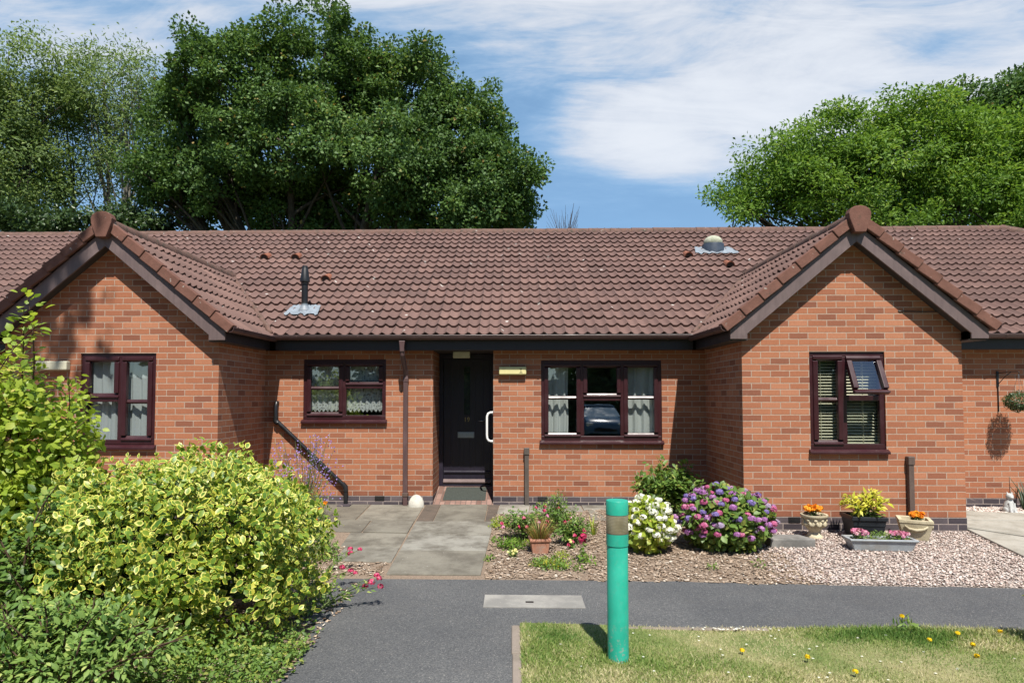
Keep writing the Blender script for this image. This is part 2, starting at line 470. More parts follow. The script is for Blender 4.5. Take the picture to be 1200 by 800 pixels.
def cloth_mat(name, c, alpha=1.0, lace=False):
    t = NT(name)
    p = t.bsdf(c, .9, .1)
    tr = t.node('ShaderNodeBsdfTranslucent'); tr.inputs[0].default_value = c + (1,)
    mx = t.node('ShaderNodeMixShader'); mx.inputs[0].default_value = .3
    t.l.new(p.outputs[0], mx.inputs[1]); t.l.new(tr.outputs[0], mx.inputs[2])
    if alpha < 1 or lace:
        tp = t.node('ShaderNodeBsdfTransparent'); m2 = t.node('ShaderNodeMixShader')
        if lace:
            uv = t.uv(); v = t.node('ShaderNodeTexVoronoi'); v.inputs['Scale'].default_value = 30; t.l.new(uv, v.inputs['Vector'])
            n = t.noise(11, uv, 3)
            a = t.math('MAXIMUM', t.maprange(v.outputs['Distance'], .25, .5, .35, .95), t.maprange(n, .5, .6))
            t.l.new(a, m2.inputs[0])
        else: m2.inputs[0].default_value = alpha
        t.l.new(tp.outputs[0], m2.inputs[1]); t.l.new(mx.outputs[0], m2.inputs[2]); mx = m2
    return t.done(mx)
M['curtain'] = cloth_mat('white_curtain_cloth', (.78, .80, .78))
M['net'] = cloth_mat('white_net', (.80, .84, .85), .86)
M['lace'] = cloth_mat('white_lace', (.80, .82, .80), 1, True)
M['slat'] = simple('cream_blind_slat', (.66, .62, .46), .5, .04, 5, 0)

def asphalt():
    t = NT('asphalt')
    v = t.node('ShaderNodeTexVoronoi'); v.inputs['Scale'].default_value = 150; t.l.new(t.pos(), v.inputs['Vector'])
    sc = t.node('ShaderNodeSeparateColor'); t.l.new(v.outputs['Color'], sc.inputs[0])
    col = t.ramp(sc.outputs[0], [(0, (.056, .058, .062)), (.5, (.084, .086, .089)), (.9, (.110, .111, .112)), (.985, (.135, .133, .13)), (1, (.22, .21, .20))])
    big = t.noise(1.1, detail=7, rough=.65)
    col = t.mix(t.maprange(big, .4, .66, 0, .6), col, t.mix(1, col, (1.45, 1.42, 1.36), 'MULTIPLY'))
    wear = t.noise(4.5, None, 6, .7, 0, (.5, 1.4, 1))
    col = t.mix(t.maprange(wear, .55, .8, 0, .4), col, (.11, .105, .098))
    dk = t.noise(.7, detail=3)
    col = t.mix(t.maprange(dk, .48, .56, 0, .3), col, t.mix(1, col, (.74, .75, .78), 'MULTIPLY'))
    h = t.math('ADD', t.math('MULTIPLY', v.outputs['Distance'], 1.0), t.noise(240, detail=2))
    return t.done(t.bsdf(col, .9, .25, h, .6, .006))
M['asphalt'] = asphalt()

def concrete(name, c, stain=(.10, .095, .085), island=True, moss=True):
    t = NT(name)
    g = t.noise(140, detail=4, rough=.7); n = t.noise(3.0, detail=9, rough=.68)
    base = c
    if island:
        ri = t.node('ShaderNodeNewGeometry').outputs['Random Per Island']
        base = t.ramp(ri, [(0, (c[0] * .66, c[1] * .63, c[2] * .60)), (.3, tuple(x * .85 for x in c)), (.6, c), (.8, (c[0] * 1.1, c[1] * 1.14, c[2] * 1.22)), (1, (c[0] * 1.35, c[1] * 1.38, c[2] * 1.45))])
    col = t.mix(t.maprange(n, .42, .62, 0, .9), base, stain)
    col = t.mix(t.maprange(g, .3, .72, 0, .6), col, t.mix(1, col, (1.5, 1.48, 1.42), 'MULTIPLY'))
    if moss:
        col = t.mix(t.maprange(t.noise(8, detail=8, rough=.75), .62, .75, 0, .7), col, (.075, .075, .045))
    sp = t.noise(26, detail=3)
    col = t.mix(t.maprange(sp, .70, .74, 0, .6), col, (.42, .41, .37))
    return t.done(t.bsdf(col, .9, .25, g, .45, .006))
M['concrete'] = concrete('weathered_concrete', (.185, .172, .142), (.092, .083, .068))
M['concrete_pale'] = concrete('pale_concrete', (.30, .285, .25), (.2, .185, .155), False, False)
M['concrete_grey'] = concrete('grey_concrete_slab', (.20, .195, .185), (.10, .098, .092), False)
M['kerb'] = concrete('kerb_edging', (.21, .175, .148), (.16, .135, .11), False)
M['stone_pot'] = concrete('cast_stone', (.46, .41, .29), (.28, .24, .16), False, False)

def soil():
    t = NT('dry_mulch_soil')
    n = t.noise(5, detail=8, rough=.7); g = t.noise(70, detail=5, rough=.75)
    col = t.ramp(g, [(.3, (.12, .088, .064)), (.5, (.235, .175, .13)), (.7, (.38, .30, .23))])
    col = t.mix(t.maprange(n, .4, .7, 0, .5), col, (.27, .21, .155))
    return t.done(t.bsdf(col, .95, .1, g, .8, .02))
M['soil'] = soil()
def gravel_base():
    t = NT('gravel_base')
    v = t.node('ShaderNodeTexVoronoi'); v.inputs['Scale'].default_value = 48; t.l.new(t.pos(), v.inputs['Vector'])
    sc = t.node('ShaderNodeSeparateColor'); t.l.new(v.outputs['Color'], sc.inputs[0])
    col = t.ramp(sc.outputs[0], [(0, (.30, .23, .20)), (.4, (.42, .34, .295)), (.8, (.52, .44, .39)), (1, (.6, .55, .5))])
    col = t.mix(t.maprange(v.outputs['Distance'], .3, .6), col, (.10, .078, .062))
    h = t.math('SUBTRACT', 1.0, v.outputs['Distance'])
    return t.done(t.bsdf(col, .85, .3, h, .9, .02))
M['gravel'] = gravel_base()
def pebble():
    t = NT('pebble'); a = t.attr()
    col = t.ramp(a, [(0, (.27, .205, .185)), (.2, (.42, .315, .27)), (.45, (.55, .45, .39)), (.7, (.62, .53, .47)), (.88, (.70, .64, .59)), (1, (.34, .29, .275))])
    col = t.mix(t.maprange(t.noise(90, detail=3), .4, .7, 0, .4), col, t.mix(1, col, (.7, .66, .64), 'MULTIPLY'))
    return t.done(t.bsdf(col, .7, .35))
M['pebble'] = pebble()
def chip():
    t = NT('bark_chip'); a = t.attr()
    col = t.ramp(a, [(0, (.09, .06, .042)), (.3, (.23, .16, .11)), (.6, (.38, .29, .215)), (.9, (.52, .43, .34)), (1, (.60, .54, .46))])
    return t.done(t.bsdf(col, .9, .15))
M['chip'] = chip()
def lawn_mat():
    t = NT('lawn_turf')
    n = t.noise(1.6, detail=7, rough=.65); g = t.noise(60, detail=5, rough=.7)
    col = t.ramp(n, [(.35, (.10, .16, .045)), (.5, (.18, .22, .075)), (.65, (.32, .30, .15))])
    col = t.mix(t.maprange(g, .35, .65, 0, .7), col, t.mix(1, col, (.45, .42, .4), 'MULTIPLY'))
    return t.done(t.bsdf(col, .95, .1, g, .6, .02))
M['lawn'] = lawn_mat()
M['grass'] = leafmat('grass_blade', [(0, (.07, .15, .025)), (.3, (.14, .235, .045)), (.52, (.25, .31, .085)), (.74, (.42, .40, .19)), (1, (.60, .53, .33))], .25, .6, .25)
M['earth'] = simple('open_ground', (.075, .09, .035), .95, .35, .8, .3)

def bark(name, c):
    t = NT(name)
    n = t.noise(14, None, 6, .7, .4, (1, 1, .22)); m = t.noise(2, detail=4)
    col = t.ramp(n, [(.35, tuple(x * .45 for x in c)), (.6, c), (.75, tuple(x * 1.5 for x in c))])
    col = t.mix(t.maprange(m, .5, .7, 0, .4), col, (.06, .07, .045))
    return t.done(t.bsdf(col, .95, .1, n, .8, .03))
M['bark'] = bark('grey_bark', (.085, .07, .055))
M['bark_pale'] = bark('pale_bark', (.20, .185, .15))
M['twig'] = bark('brown_twig', (.10, .065, .045))
M['stem'] = simple('green_stem', (.10, .14, .045), .7, .2, 20, 0)

M['oak'] = leafmat('oak_leaf', [(0, (.038, .080, .022)), (.4, (.074, .145, .036)), (.75, (.112, .20, .048)), (.95, (.17, .26, .062)), (1, (.28, .20, .06))], .30, .55, .25)
M['ash'] = leafmat('ash_leaf', [(0, (.062, .135, .018)), (.4, (.125, .235, .030)), (.8, (.195, .315, .044)), (1, (.29, .37, .065))], .42, .55, .25)
M['willow'] = leafmat('willow_leaf', [(0, (.095, .155, .045)), (.5, (.17, .25, .080)), (.85, (.24, .32, .11)), (1, (.32, .38, .15))], .42, .55, .3)
M['dark_leaf'] = leafmat('dark_evergreen_leaf', [(0, (.012, .026, .012)), (.6, (.024, .046, .018)), (1, (.04, .07, .025))], .2, .5, .35)
M['varieg'] = leafmat('variegated_leaf', [(0, (.075, .16, .026)), (.5, (.16, .27, .038)), (.9, (.28, .37, .05)), (1, (.48, .46, .07))], .38, .40, .4,
                      edge=[(0, (.52, .53, .045)), (.5, (.68, .65, .085)), (1, (.80, .75, .24))])
M['lime'] = leafmat('lime_green_leaf', [(0, (.13, .22, .024)), (.4, (.26, .37, .038)), (.8, (.42, .49, .065)), (1, (.52, .45, .11))], .48, .45, .35)
M['mid'] = leafmat('mid_green_leaf', [(0, (.055, .115, .022)), (.5, (.11, .20, .038)), (.9, (.18, .29, .06)), (1, (.32, .36, .08))], .40, .45, .35)
M['bluegreen'] = leafmat('blue_green_leaf', [(0, (.075, .155, .036)), (.5, (.175, .285, .066)), (.9, (.29, .40, .10)), (1, (.44, .50, .16))], .40, .5, .3)
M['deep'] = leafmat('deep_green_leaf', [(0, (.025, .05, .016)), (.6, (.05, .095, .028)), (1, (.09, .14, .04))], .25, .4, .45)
M['gold'] = leafmat('golden_leaf', [(0, (.30, .36, .03)), (.5, (.55, .54, .05)), (1, (.72, .66, .12))], .35, .4, .45)
M['sedum'] = leafmat('sedum_leaf', [(0, (.07, .16, .03)), (.6, (.15, .25, .04)), (.8, (.45, .40, .04)), (1, (.65, .50, .03))], .3, .5, .3)
M['redgrass'] = leafmat('tawny_grass_blade', [(0, (.12, .17, .035)), (.4, (.25, .26, .06)), (.75, (.36, .22, .08)), (1, (.34, .10, .07))], .3, .5, .3)
M['hedge'] = leafmat('hedge_leaf', [(0, (.02, .045, .014)), (.6, (.04, .08, .022)), (1, (.07, .115, .03))], .25, .45, .4)
def petal(name, stops, trans=.3): return leafmat(name, stops, trans, .7, .15)
M['p_white'] = petal('white_petal', [(0, (.72, .72, .62)), (1, (.86, .86, .80))])
M['p_pink'] = petal('pink_petal', [(0, (.42, .08, .20)), (.6, (.55, .14, .29)), (1, (.62, .26, .40))])
M['p_mauve'] = petal('mauve_petal', [(0, (.32, .12, .34)), (.6, (.42, .18, .43)), (1, (.54, .30, .52))])
M['p_blue'] = petal('violet_blue_petal', [(0, (.16, .12, .36)), (.6, (.25, .18, .45)), (1, (.36, .29, .54))])
M['p_dull'] = petal('dusty_lilac_petal', [(0, (.34, .26, .42)), (1, (.50, .42, .52))])
M['p_orange'] = petal('orange_petal', [(0, (.75, .20, .015)), (.6, (.82, .33, .02)), (1, (.85, .48, .05))])
M['p_cerise'] = petal('cerise_petal', [(0, (.42, .02, .09)), (.6, (.62, .05, .16)), (1, (.72, .20, .30))])
M['p_rose'] = petal('rose_pink_petal', [(0, (.55, .14, .30)), (.6, (.70, .30, .45)), (1, (.80, .55, .60))])
M['p_violet'] = petal('violet_petal', [(0, (.20, .13, .42)), (1, (.36, .26, .60))])
M['p_yellow'] = petal('yellow_petal', [(0, (.75, .52, .01)), (1, (.85, .68, .03))])
M['p_lemon'] = petal('lemon_petal', [(0, (.72, .70, .25)), (1, (.82, .80, .45))])

# ------------------------------------------------------------------ setting
def gz(Y):
    return float(np.interp(Y, [-40, -3.5, -1.5, 0, 6], [-.25, -.25, -.17, -.13, -.10]))

def struct(o, label, cat):
    return tag(o, label, cat, kind='structure')

g = MB()
g.face([(-400, -300, -.36), (400, -300, -.36), (400, 600, -.36), (-400, 600, -.36)])
struct(g.build('ground', M['earth']), 'open green ground stretching to the horizon', 'ground')

def sheet(name, mat, outline_fn, xs, ys, lift=0, label='', cat='ground'):
    """a gently sloping sheet on the terrain profile, as a grid"""
    v, f = [], []
    for y in ys:
        for x in xs: v.append((x, y, gz(y) + lift))
    n = len(xs)
    m = MB(); m.poly(v, [(j * n + i, j * n + i + 1, (j + 1) * n + i + 1, (j + 1) * n + i) for j in range(len(ys) - 1) for i in range(n - 1)])
    return struct(m.build(name, mat), label, cat)

YS = [-3.8, -3.5, -3.2, -2.8, -2.4, -2.0, -1.6, -1.2, -.8, -.4, 0, .3]
sheet('planting_bed', M['soil'], None, [-16, -8, -4, -2, 0, 1, 2, 2.75], YS, 0, 'bare brown mulch bed between the path and the house', 'bed')
sheet('gravel_bed', M['gravel'], None, [2.75, 3.4, 4, 4.6, 5.2, 6, 7, 9, 16], YS, .004, 'pinkish gravel bed along the right gable', 'bed')
sheet('shrub_bed', M['soil'], None, [-16, -8, -4, -2.2, -1.32], [-16, -9, -6, -4.5, -3.4], .002, 'dark soil bed under the shrubs on the left', 'bed')

def path_back(x): return -3.28 - .045 * max(x, -2) + .012 * math.sin(x * 5.1) + .012 * math.sin(x * 13.3 + 1)
m = MB(); xs = np.linspace(-1.62, 16, 120); zt = -.243
for i in range(len(xs) - 1):
    a, b = xs[i], xs[i + 1]
    m.face([(a, -4.50, zt), (b, -4.50, zt), (b, path_back(b), zt), (a, path_back(a), zt)])
def path_left(y): return -1.36 - .14 * max(0, (y + 5.0)) + .02 * math.sin(y * 6) + .012 * math.sin(y * 15)
ys = np.linspace(-4.50, -16, 60)
for i in range(len(ys) - 1):
    a, b = ys[i], ys[i + 1]
    m.face([(path_left(b), b, zt), (-.005, b, zt), (-.005, a, zt), (path_left(a), a, zt)])
struct(m.build('path', M['asphalt']), 'grey asphalt path crossing in front and running towards the viewer', 'path')

m = MB(); xs = np.concatenate([np.linspace(.05, 5, 40), np.linspace(5.5, 16, 10)]); yl = [-16, -10, -7] + list(np.linspace(-6, -4.497, 16))
v = [(x, y, -.238 + .012 * math.sin(x * 2.2 + y) + .008 * math.sin(y * 4 + x * 1.3)) for y in yl for x in xs]
n = len(xs)
m.poly(v, [(j * n + i, j * n + i + 1, (j + 1) * n + i + 1, (j + 1) * n + i) for j in range(len(yl) - 1) for i in range(n - 1)])
struct(m.build('lawn', M['lawn'], smooth=True), 'mown dry lawn in the front corner', 'lawn')

m = MB()
y = -16.0
while y < -4.56:
    m.box(-.008 + random.uniform(-.004, .004), .052, y, min(y + .905, -4.515), -.34, -.228 + random.uniform(-.004, .004)); y += .915
x = -.008
while x < 1.2:
    m.box(x, x + .905, -4.552, -4.503 + random.uniform(-.006, .004), -.34, -.236 + random.uniform(-.004, .004)); x += .915
struct(m.build('kerb', M['kerb'], bevel=.008), 'thin pinkish concrete kerb round the lawn edge', 'kerb')

# paving in front of the door: slabs with open joints
m = MB()
def slab(mb, pts, lift=.012, th=.06):
    n = len(pts); top = [(p[0], p[1], gz(p[1]) + lift) for p in pts]; bot = [(p[0], p[1], gz(p[1]) + lift - th) for p in pts]
    mb.poly(top + bot, [tuple(range(n))] + [tuple(range(2 * n - 1, n - 1, -1))] + [(i + n, (i + 1) % n + n, (i + 1) % n, i) for i in range(n)])
slab(m, [(-.36, -.01), (-1.02, -.01), (-1.0, -1.10), (-.36, -1.10)], .014)
ms = MB()
slab(ms, [(-1.03, -.01), (-1.24, -.01), (-1.22, -1.10), (-1.01, -1.10)], .010)
slab(ms, [(-.20, -.01), (-.35, -.01), (-.35, -1.10), (-.23, -1.10)], .010)
slab(m, [(-.24, -1.115), (-1.215, -1.115), (-1.20, -1.78), (-.26, -1.78)], .016)
slab(m, [(-.26, -1.79), (-1.20, -1.79), (-1.19, -2.42), (-.28, -2.42)], .012)
slab(m, [(-.28, -2.43), (-1.19, -2.43), (-1.175, -3.22), (-.30, -3.22)], .014)
slab(m, [(-1.26, -.02), (-2.02, -.02), (-1.99, -1.02), (-1.24, -1.06)], .008)
slab(m, [(-2.035, -.02), (-2.95, -.02), (-2.95, -.98), (-2.005, -1.02)], .011)
slab(m, [(-1.24, -1.075), (-1.78, -1.05), (-1.76, -1.66), (-1.225, -1.70)], .018)
slab(m, [(-1.80, -1.05), (-2.75, -1.0), (-2.75, -1.62), (-1.775, -1.66)], .013)
slab(m, [(-1.225, -1.715), (-1.90, -1.67), (-1.86, -2.26), (-1.21, -2.30)], .006)
slab(m, [(-1.21, -2.315), (-1.80, -2.28), (-1.77, -2.80), (-1.20, -2.84)], .012)
slab(m, [(-.185, -.02), (-.215, -.62), (.20, -.66), (.24, -.02)], .016)
slab(m, [(.255, -.02), (.215, -.46), (.95, -.42), (.95, -.02)], .010)
slab(m, [(.965, -.02), (.965, -.34), (1.62, -.33), (1.62, -.02)], .014)
slab(m, [(1.02, -.36), (1.0, -.95), (1.22, -1.0), (1.12, -.36)], .012)
M['brown_slab'] = concrete('brown_stained_concrete', (.105, .082, .066), (.07, .058, .048), False)
struct(ms.build('paving_strip', M['brown_slab'], bevel=.006), 'darker brown strips either side of the slab at the front door', 'paving')
struct(m.build('paving', M['concrete'], bevel=.006), 'weathered concrete paving slabs leading to the front door', 'paving')

m = MB()
slab(m, [(5.335, -1.42), (5.10, -2.62), (5.02, -3.36), (9, -3.4), (9, -2.15), (6.0, -2.15)], .035, .09)
slab(m, [(5.345, -1.05), (5.338, -1.405), (6.02, -2.13), (9, -2.13), (9, -1.2), (6.4, -1.05)], .045, .09)
slab(m, [(5.345, -.35), (5.345, -1.035), (6.4, -1.035), (9, -1.19), (9, -1.0), (6.15, -.52), (5.75, -.25)], .05, .09)
struct(m.build('concrete_path', M['concrete_pale'], bevel=.006), 'pale concrete path rising beside the right gable', 'path')
m = MB(); m.prism([(5.345, -.16), (5.365, -.16), (5.365, -.02), (5.345, .0)], 'y', -1.30, -.2)
tag(m.build('timber_edging', M['pipe_brown']), 'dark brown edging board at the foot of the right gable corner', 'edging')

# scatter: pebbles, bark chips, grass
def rocks(name, mat, P, S, rnd, squash=.6):
    n = len(P)
    cube = np.array([(-1, -.6, -.5), (.7, -1, -.6), (1, .6, -.5), (-.6, 1, -.6), (-.7, -.8, .5), (.8, -.6, .6), (.7, .8, .5), (-.9, .6, .55)]) * .5
    fs = [(0, 3, 2, 1), (4, 5, 6, 7), (0, 1, 5, 4), (1, 2, 6, 5), (2, 3, 7, 6), (3, 0, 4, 7)]
    a = rng.random(n) * 6.283; V = np.repeat(cube[None], n, 0) * (1 + .5 * (rng.random((n, 8, 3)) - .5))
    V[:, :, 2] *= squash
    V *= (S * (0.75 + .5 * rng.random((n, 3))))[:, None, :] if S.ndim == 2 else S[:, None, None]
    t = rng.normal(size=n) * .35
    y, z = V[:, :, 1].copy(), V[:, :, 2].copy()
    V[:, :, 1] = y * np.cos(t)[:, None] - z * np.sin(t)[:, None]; V[:, :, 2] = y * np.sin(t)[:, None] + z * np.cos(t)[:, None]
    x, y = V[:, :, 0].copy(), V[:, :, 1].copy()
    V[:, :, 0] = x * np.cos(a)[:, None] - y * np.sin(a)[:, None]; V[:, :, 1] = x * np.sin(a)[:, None] + y * np.cos(a)[:, None]
    V += P[:, None, :]
    me = bpy.data.meshes.new(name)
    loop = np.concatenate([np.array(f) for f in fs])
    me.vertices.add(n * 8); me.loops.add(n * 24); me.polygons.add(n * 6)
    me.vertices.foreach_set('co', V.reshape(-1).astype(np.float32))
    me.loops.foreach_set('vertex_index', (loop[None] + (np.arange(n) * 8)[:, None]).ravel().astype(np.int32))
    me.polygons.foreach_set('loop_start', (np.arange(n * 6) * 4).astype(np.int32))
    me.update(calc_edges=True)
    at = me.attributes.new('rnd', 'FLOAT', 'POINT'); at.data.foreach_set('value', np.repeat(rnd, 8).astype(np.float32))
    return link(me, name, mat)

N = 42000
px = rng.uniform(2.35, 7.6, N); py = rng.uniform(-3.52, -.02, N)
pb = np.array([path_back(x) for x in px])
keep = (py > pb + .02) & ~((px > 2.72) & (px < 5.31) & (py > -1.50)) & ((px > 2.75) | (rng.random(N) < (px - 2.2) * 1.2))
onpath = (px > 5.36 - (np.maximum(-1.42 - py, 0)) * .2) & (py < -.3 - np.maximum(0, px - 6.0) * .28)
keep &= ~onpath
px, py = px[keep], py[keep]
sz = rng.uniform(.011, .024, len(px))
P = np.stack([px, py, np.array([gz(y) for y in py]) + .006 + rng.random(len(px)) * .012], 1)
tag(rocks('pebbles', M['pebble'], P, sz, rng.random(len(px))), 'loose pinkish pebbles covering the gravel bed', 'gravel', kind='stuff')

N = 19000
px = rng.uniform(-2.9, 3.0, N); py = rng.uniform(-3.42, -.3, N)
pb = np.array([path_back(x) for x in px])
keep = (py > pb - .03) & ((px > -.26) | ((py < -2.85) & (px < -1.19)) | (px < -1.8)) & ((px < 2.5) | (rng.random(N) < (3.0 - px) * 1.6)) & ~((px < .98) & (py > -.6) & (px > -.3)) & ~((px > -1.22) & (px < -.28) & (py > -3.24)) & ~((px < -1.2) & (py > -2.3))
px, py = px[keep], py[keep]; n = len(px)
S3 = np.stack([rng.uniform(.015, .05, n), rng.uniform(.008, .022, n), rng.uniform(.004, .010, n)], 1)
P = np.stack([px, py, np.array([gz(y) for y in py]) + .004 + rng.random(n) * .014], 1)
tag(rocks('bark_chips', M['chip'], P, S3, np.clip(rng.normal(.55, .22, n), 0, 1), 1.0), 'dry bark chips strewn over the planting bed', 'mulch', kind='stuff')

def vnoise(x, y, s=1.0):
    return .5 + .25 * (np.sin(x * 2.1 * s + 1.3 * np.sin(y * 1.7 * s)) + np.sin(y * 2.9 * s + 1.1 * np.sin(x * 2.3 * s + 2)))
N = 125000
gx = .05 + 4.6 * rng.random(N); gy = -4.50 - np.abs(rng.uniform(0, 1.5, N)) + rng.normal(0, .012, N) * (gx > .5)
far = 12000
gx = np.concatenate([gx, rng.uniform(.05, 9, far)]); gy = np.concatenate([gy, rng.uniform(-9, -4.53, far)])
dn = vnoise(gx, gy, 1.6) * .6 + vnoise(gx * 3.1 + 4, gy * 3.3, 1.5) * .4
lush = np.exp(-(((gx - 2.9) / .75) ** 2 + ((gy + 4.62) / .16) ** 2)) + .7 * np.exp(-(((gx - .25) / .22) ** 2 + ((gy + 4.75) / .35) ** 2))
n = len(gx)
D = np.stack([rng.normal(0, .55, n), rng.normal(0, .55, n), rng.uniform(.35, 1.1, n)], 1)
Lg = rng.uniform(.012, .036, n) * (1 + .7 * lush)
rn = np.clip(.69 - .55 * (dn - .5) * 2 + rng.normal(0, .20, n) - .55 * lush, 0, 1)
P = np.stack([gx, gy, -.243 + .012 * np.sin(gx * 2.2 + gy)], 1)
tag(scatter_mesh('grass', M['grass'], None, P, D, np.stack([rng.normal(size=n), rng.normal(size=n), np.full(n, .3)], 1), Lg, .0045, BLADE_V, BLADE_F, rn),
    'short dry grass of the lawn with greener tufts', 'grass', kind='stuff')

# ------------------------------------------------------------------ the bungalow
house = thing('brick_bungalow', 'red brick bungalow with two front gables under a brown tiled roof', 'bungalow', (0, 0, -.13))

def front_wall(mb, y, x0, x1, z0, z1, holes=(), uoff=0, reveal=.10):
    """outer skin of a wall facing -Y, openings cut out with brick reveals"""
    xs = sorted({x0, x1} | {h[0] for h in holes} | {h[1] for h in holes}); zs = sorted({z0, z1} | {h[2] for h in holes} | {h[3] for h in holes})
    xs = [x for x in xs if x0 <= x <= x1]; zs = [z for z in zs if z0 <= z <= z1]
    for i in range(len(xs) - 1):
        for j in range(len(zs) - 1):
            cx, cz = (xs[i] + xs[i + 1]) / 2, (zs[j] + zs[j + 1]) / 2
            if any(h[0] < cx < h[1] and h[2] < cz < h[3] for h in holes): continue
            q = [(xs[i], zs[j]), (xs[i + 1], zs[j]), (xs[i + 1], zs[j + 1]), (xs[i], zs[j + 1])]
            mb.face([(a, y, b) for a, b in q], [(a - uoff, b) for a, b in q])
    for h in holes:
        r = h[4] if len(h) > 4 else reveal
        a, b, c, d = h[0], h[1], max(h[2], z0), min(h[3], z1)
        mb.face([(a, y, c), (a, y, d), (a, y + r, d), (a, y + r, c)], [(0, c), (0, d), (r, d), (r, c)])
        mb.face([(b, y + r, c), (b, y + r, d), (b, y, d), (b, y, c)], [(r, c), (r, d), (0, d), (0, c)])
        if h[3] < z1: mb.face([(a, y, d), (b, y, d), (b, y + r, d), (a, y + r, d)], [(a, 0), (b, 0), (b, r), (a, r)])
        if h[2] > z0: mb.face([(a, y + r, c), (b, y + r, c), (b, y, c), (a, y, c)], [(a, r), (b, r), (b, 0), (a, 0)])

def side_wall(mb, x, y0, y1, z0, z1, flip=False, uoff=0):
    q = [(y0, z0), (y1, z0), (y1, z1), (y0, z1)]
    p = [(x, a, b) for a, b in q]; u = [(a - uoff, b) for a, b in q]
    if flip: p.reverse(); u.reverse()
    mb.face(p, u)

DW = 1.483
WL0, WL1, LC = -6.24, -3.58, -4.91          # left gable: wall edges and ridge line
WR0, WR1, RC = 2.73, 5.305, 4.02            # right gable
ZT = 2.075                                  # soffit level
DOOR = (-1.146, -.281); DY = .80
W1 = (-3.023, -1.826, 1.045, 1.951); W2 = (.403, 2.116, .755, 1.933)
W3 = (3.522, 4.404, .755, 1.946); W4 = (-5.29, -4.354, .79, 1.942)

m = MB()
front_wall(m, 0, WL1, WR0, 0, ZT, [W1, W2, (DOOR[0], DOOR[1], -1, 9, DY + .05)], uoff=-.281 - .1)
front_wall(m, 0, WR1, 16, 0, ZT, uoff=WR1 + .06)
front_wall(m, 0, -16, WL0, 0, ZT)
m.build('wall', M['brick'], house)
m = MB()
front_wall(m, -.004, WL1, WR0, -.45, -.0005, [(DOOR[0] + .001, DOOR[1] - .001, -1, 9, .7)], uoff=-.39)
front_wall(m, -.004, WR1 + .004, 16, -.45, -.0005, uoff=.03); front_wall(m, -.004, -16, WL0 - .004, -.45, -.0005)
m.build('plinth', M['plinth'], house)

def gable_wall(x0, x1, c, win):
    m = MB()
    yf = -DW
    front_wall(m, yf, x0, x1, 0, 2.30, [win], uoff=x0)
    s = .8391; zt = 3.425
    q = [(x0, 2.30), (x1, 2.30), (x1, max(zt - (x1 - c) * s, 2.301)), (c, zt), (x0, max(zt - (c - x0) * s, 2.301))]
    m.face([(a, yf, b) for a, b in q], [(a - x0, b) for a, b in q])
    side_wall(m, x1, yf, 0, 0, 2.30, uoff=yf - .1125); side_wall(m, x0, yf, 0, 0, 2.30, True, uoff=yf - .1125)
    o = m.build('gable_wall', M['brick'], house)
    m = MB(); e = .004
    front_wall(m, yf - e, x0 - e, x1 + e, -.45, -.0005, uoff=x0 - .11)
    side_wall(m, x1 + e, yf - e, -e, -.45, -.0005, uoff=yf); side_wall(m, x0 - e, yf - e, -e, -.45, -.0005, True, uoff=yf)
    m.build('plinth', M['plinth'], house)
gable_wall(WL0, WL1, LC, W4); gable_wall(WR0, WR1, RC, W3)

# rooms behind the windows, loft floor, back wall
m = MB()
for (a, b, y, z0, z1) in ((-3.55, -1.25, .10, .0, 2.06), (-.2, 2.7, .10, .0, 2.06), (2.76, 5.28, -1.38, 0, 2.06), (-6.2, -3.61, -1.38, 0, 2.06)):
    d = y + 3.4
    for f in ([(a, d, z0), (b, d, z0), (b, d, z1), (a, d, z1)], [(a, y, z0), (a, d, z0), (a, d, z1), (a, y, z1)], [(b, d, z0), (b, y, z0), (b, y, z1), (b, d, z1)],
              [(a, y, z0), (b, y, z0), (b, d, z0), (a, d, z0)], [(a, d, z1), (b, d, z1), (b, y, z1), (a, y, z1)]): m.face(f)
m.build('room', M['room'], house)
m = MB(); m.box(-15.4, 14.3, 8.62, 8.8, -.4, 2.25); m.build('rear_wall', M['brick'], house)

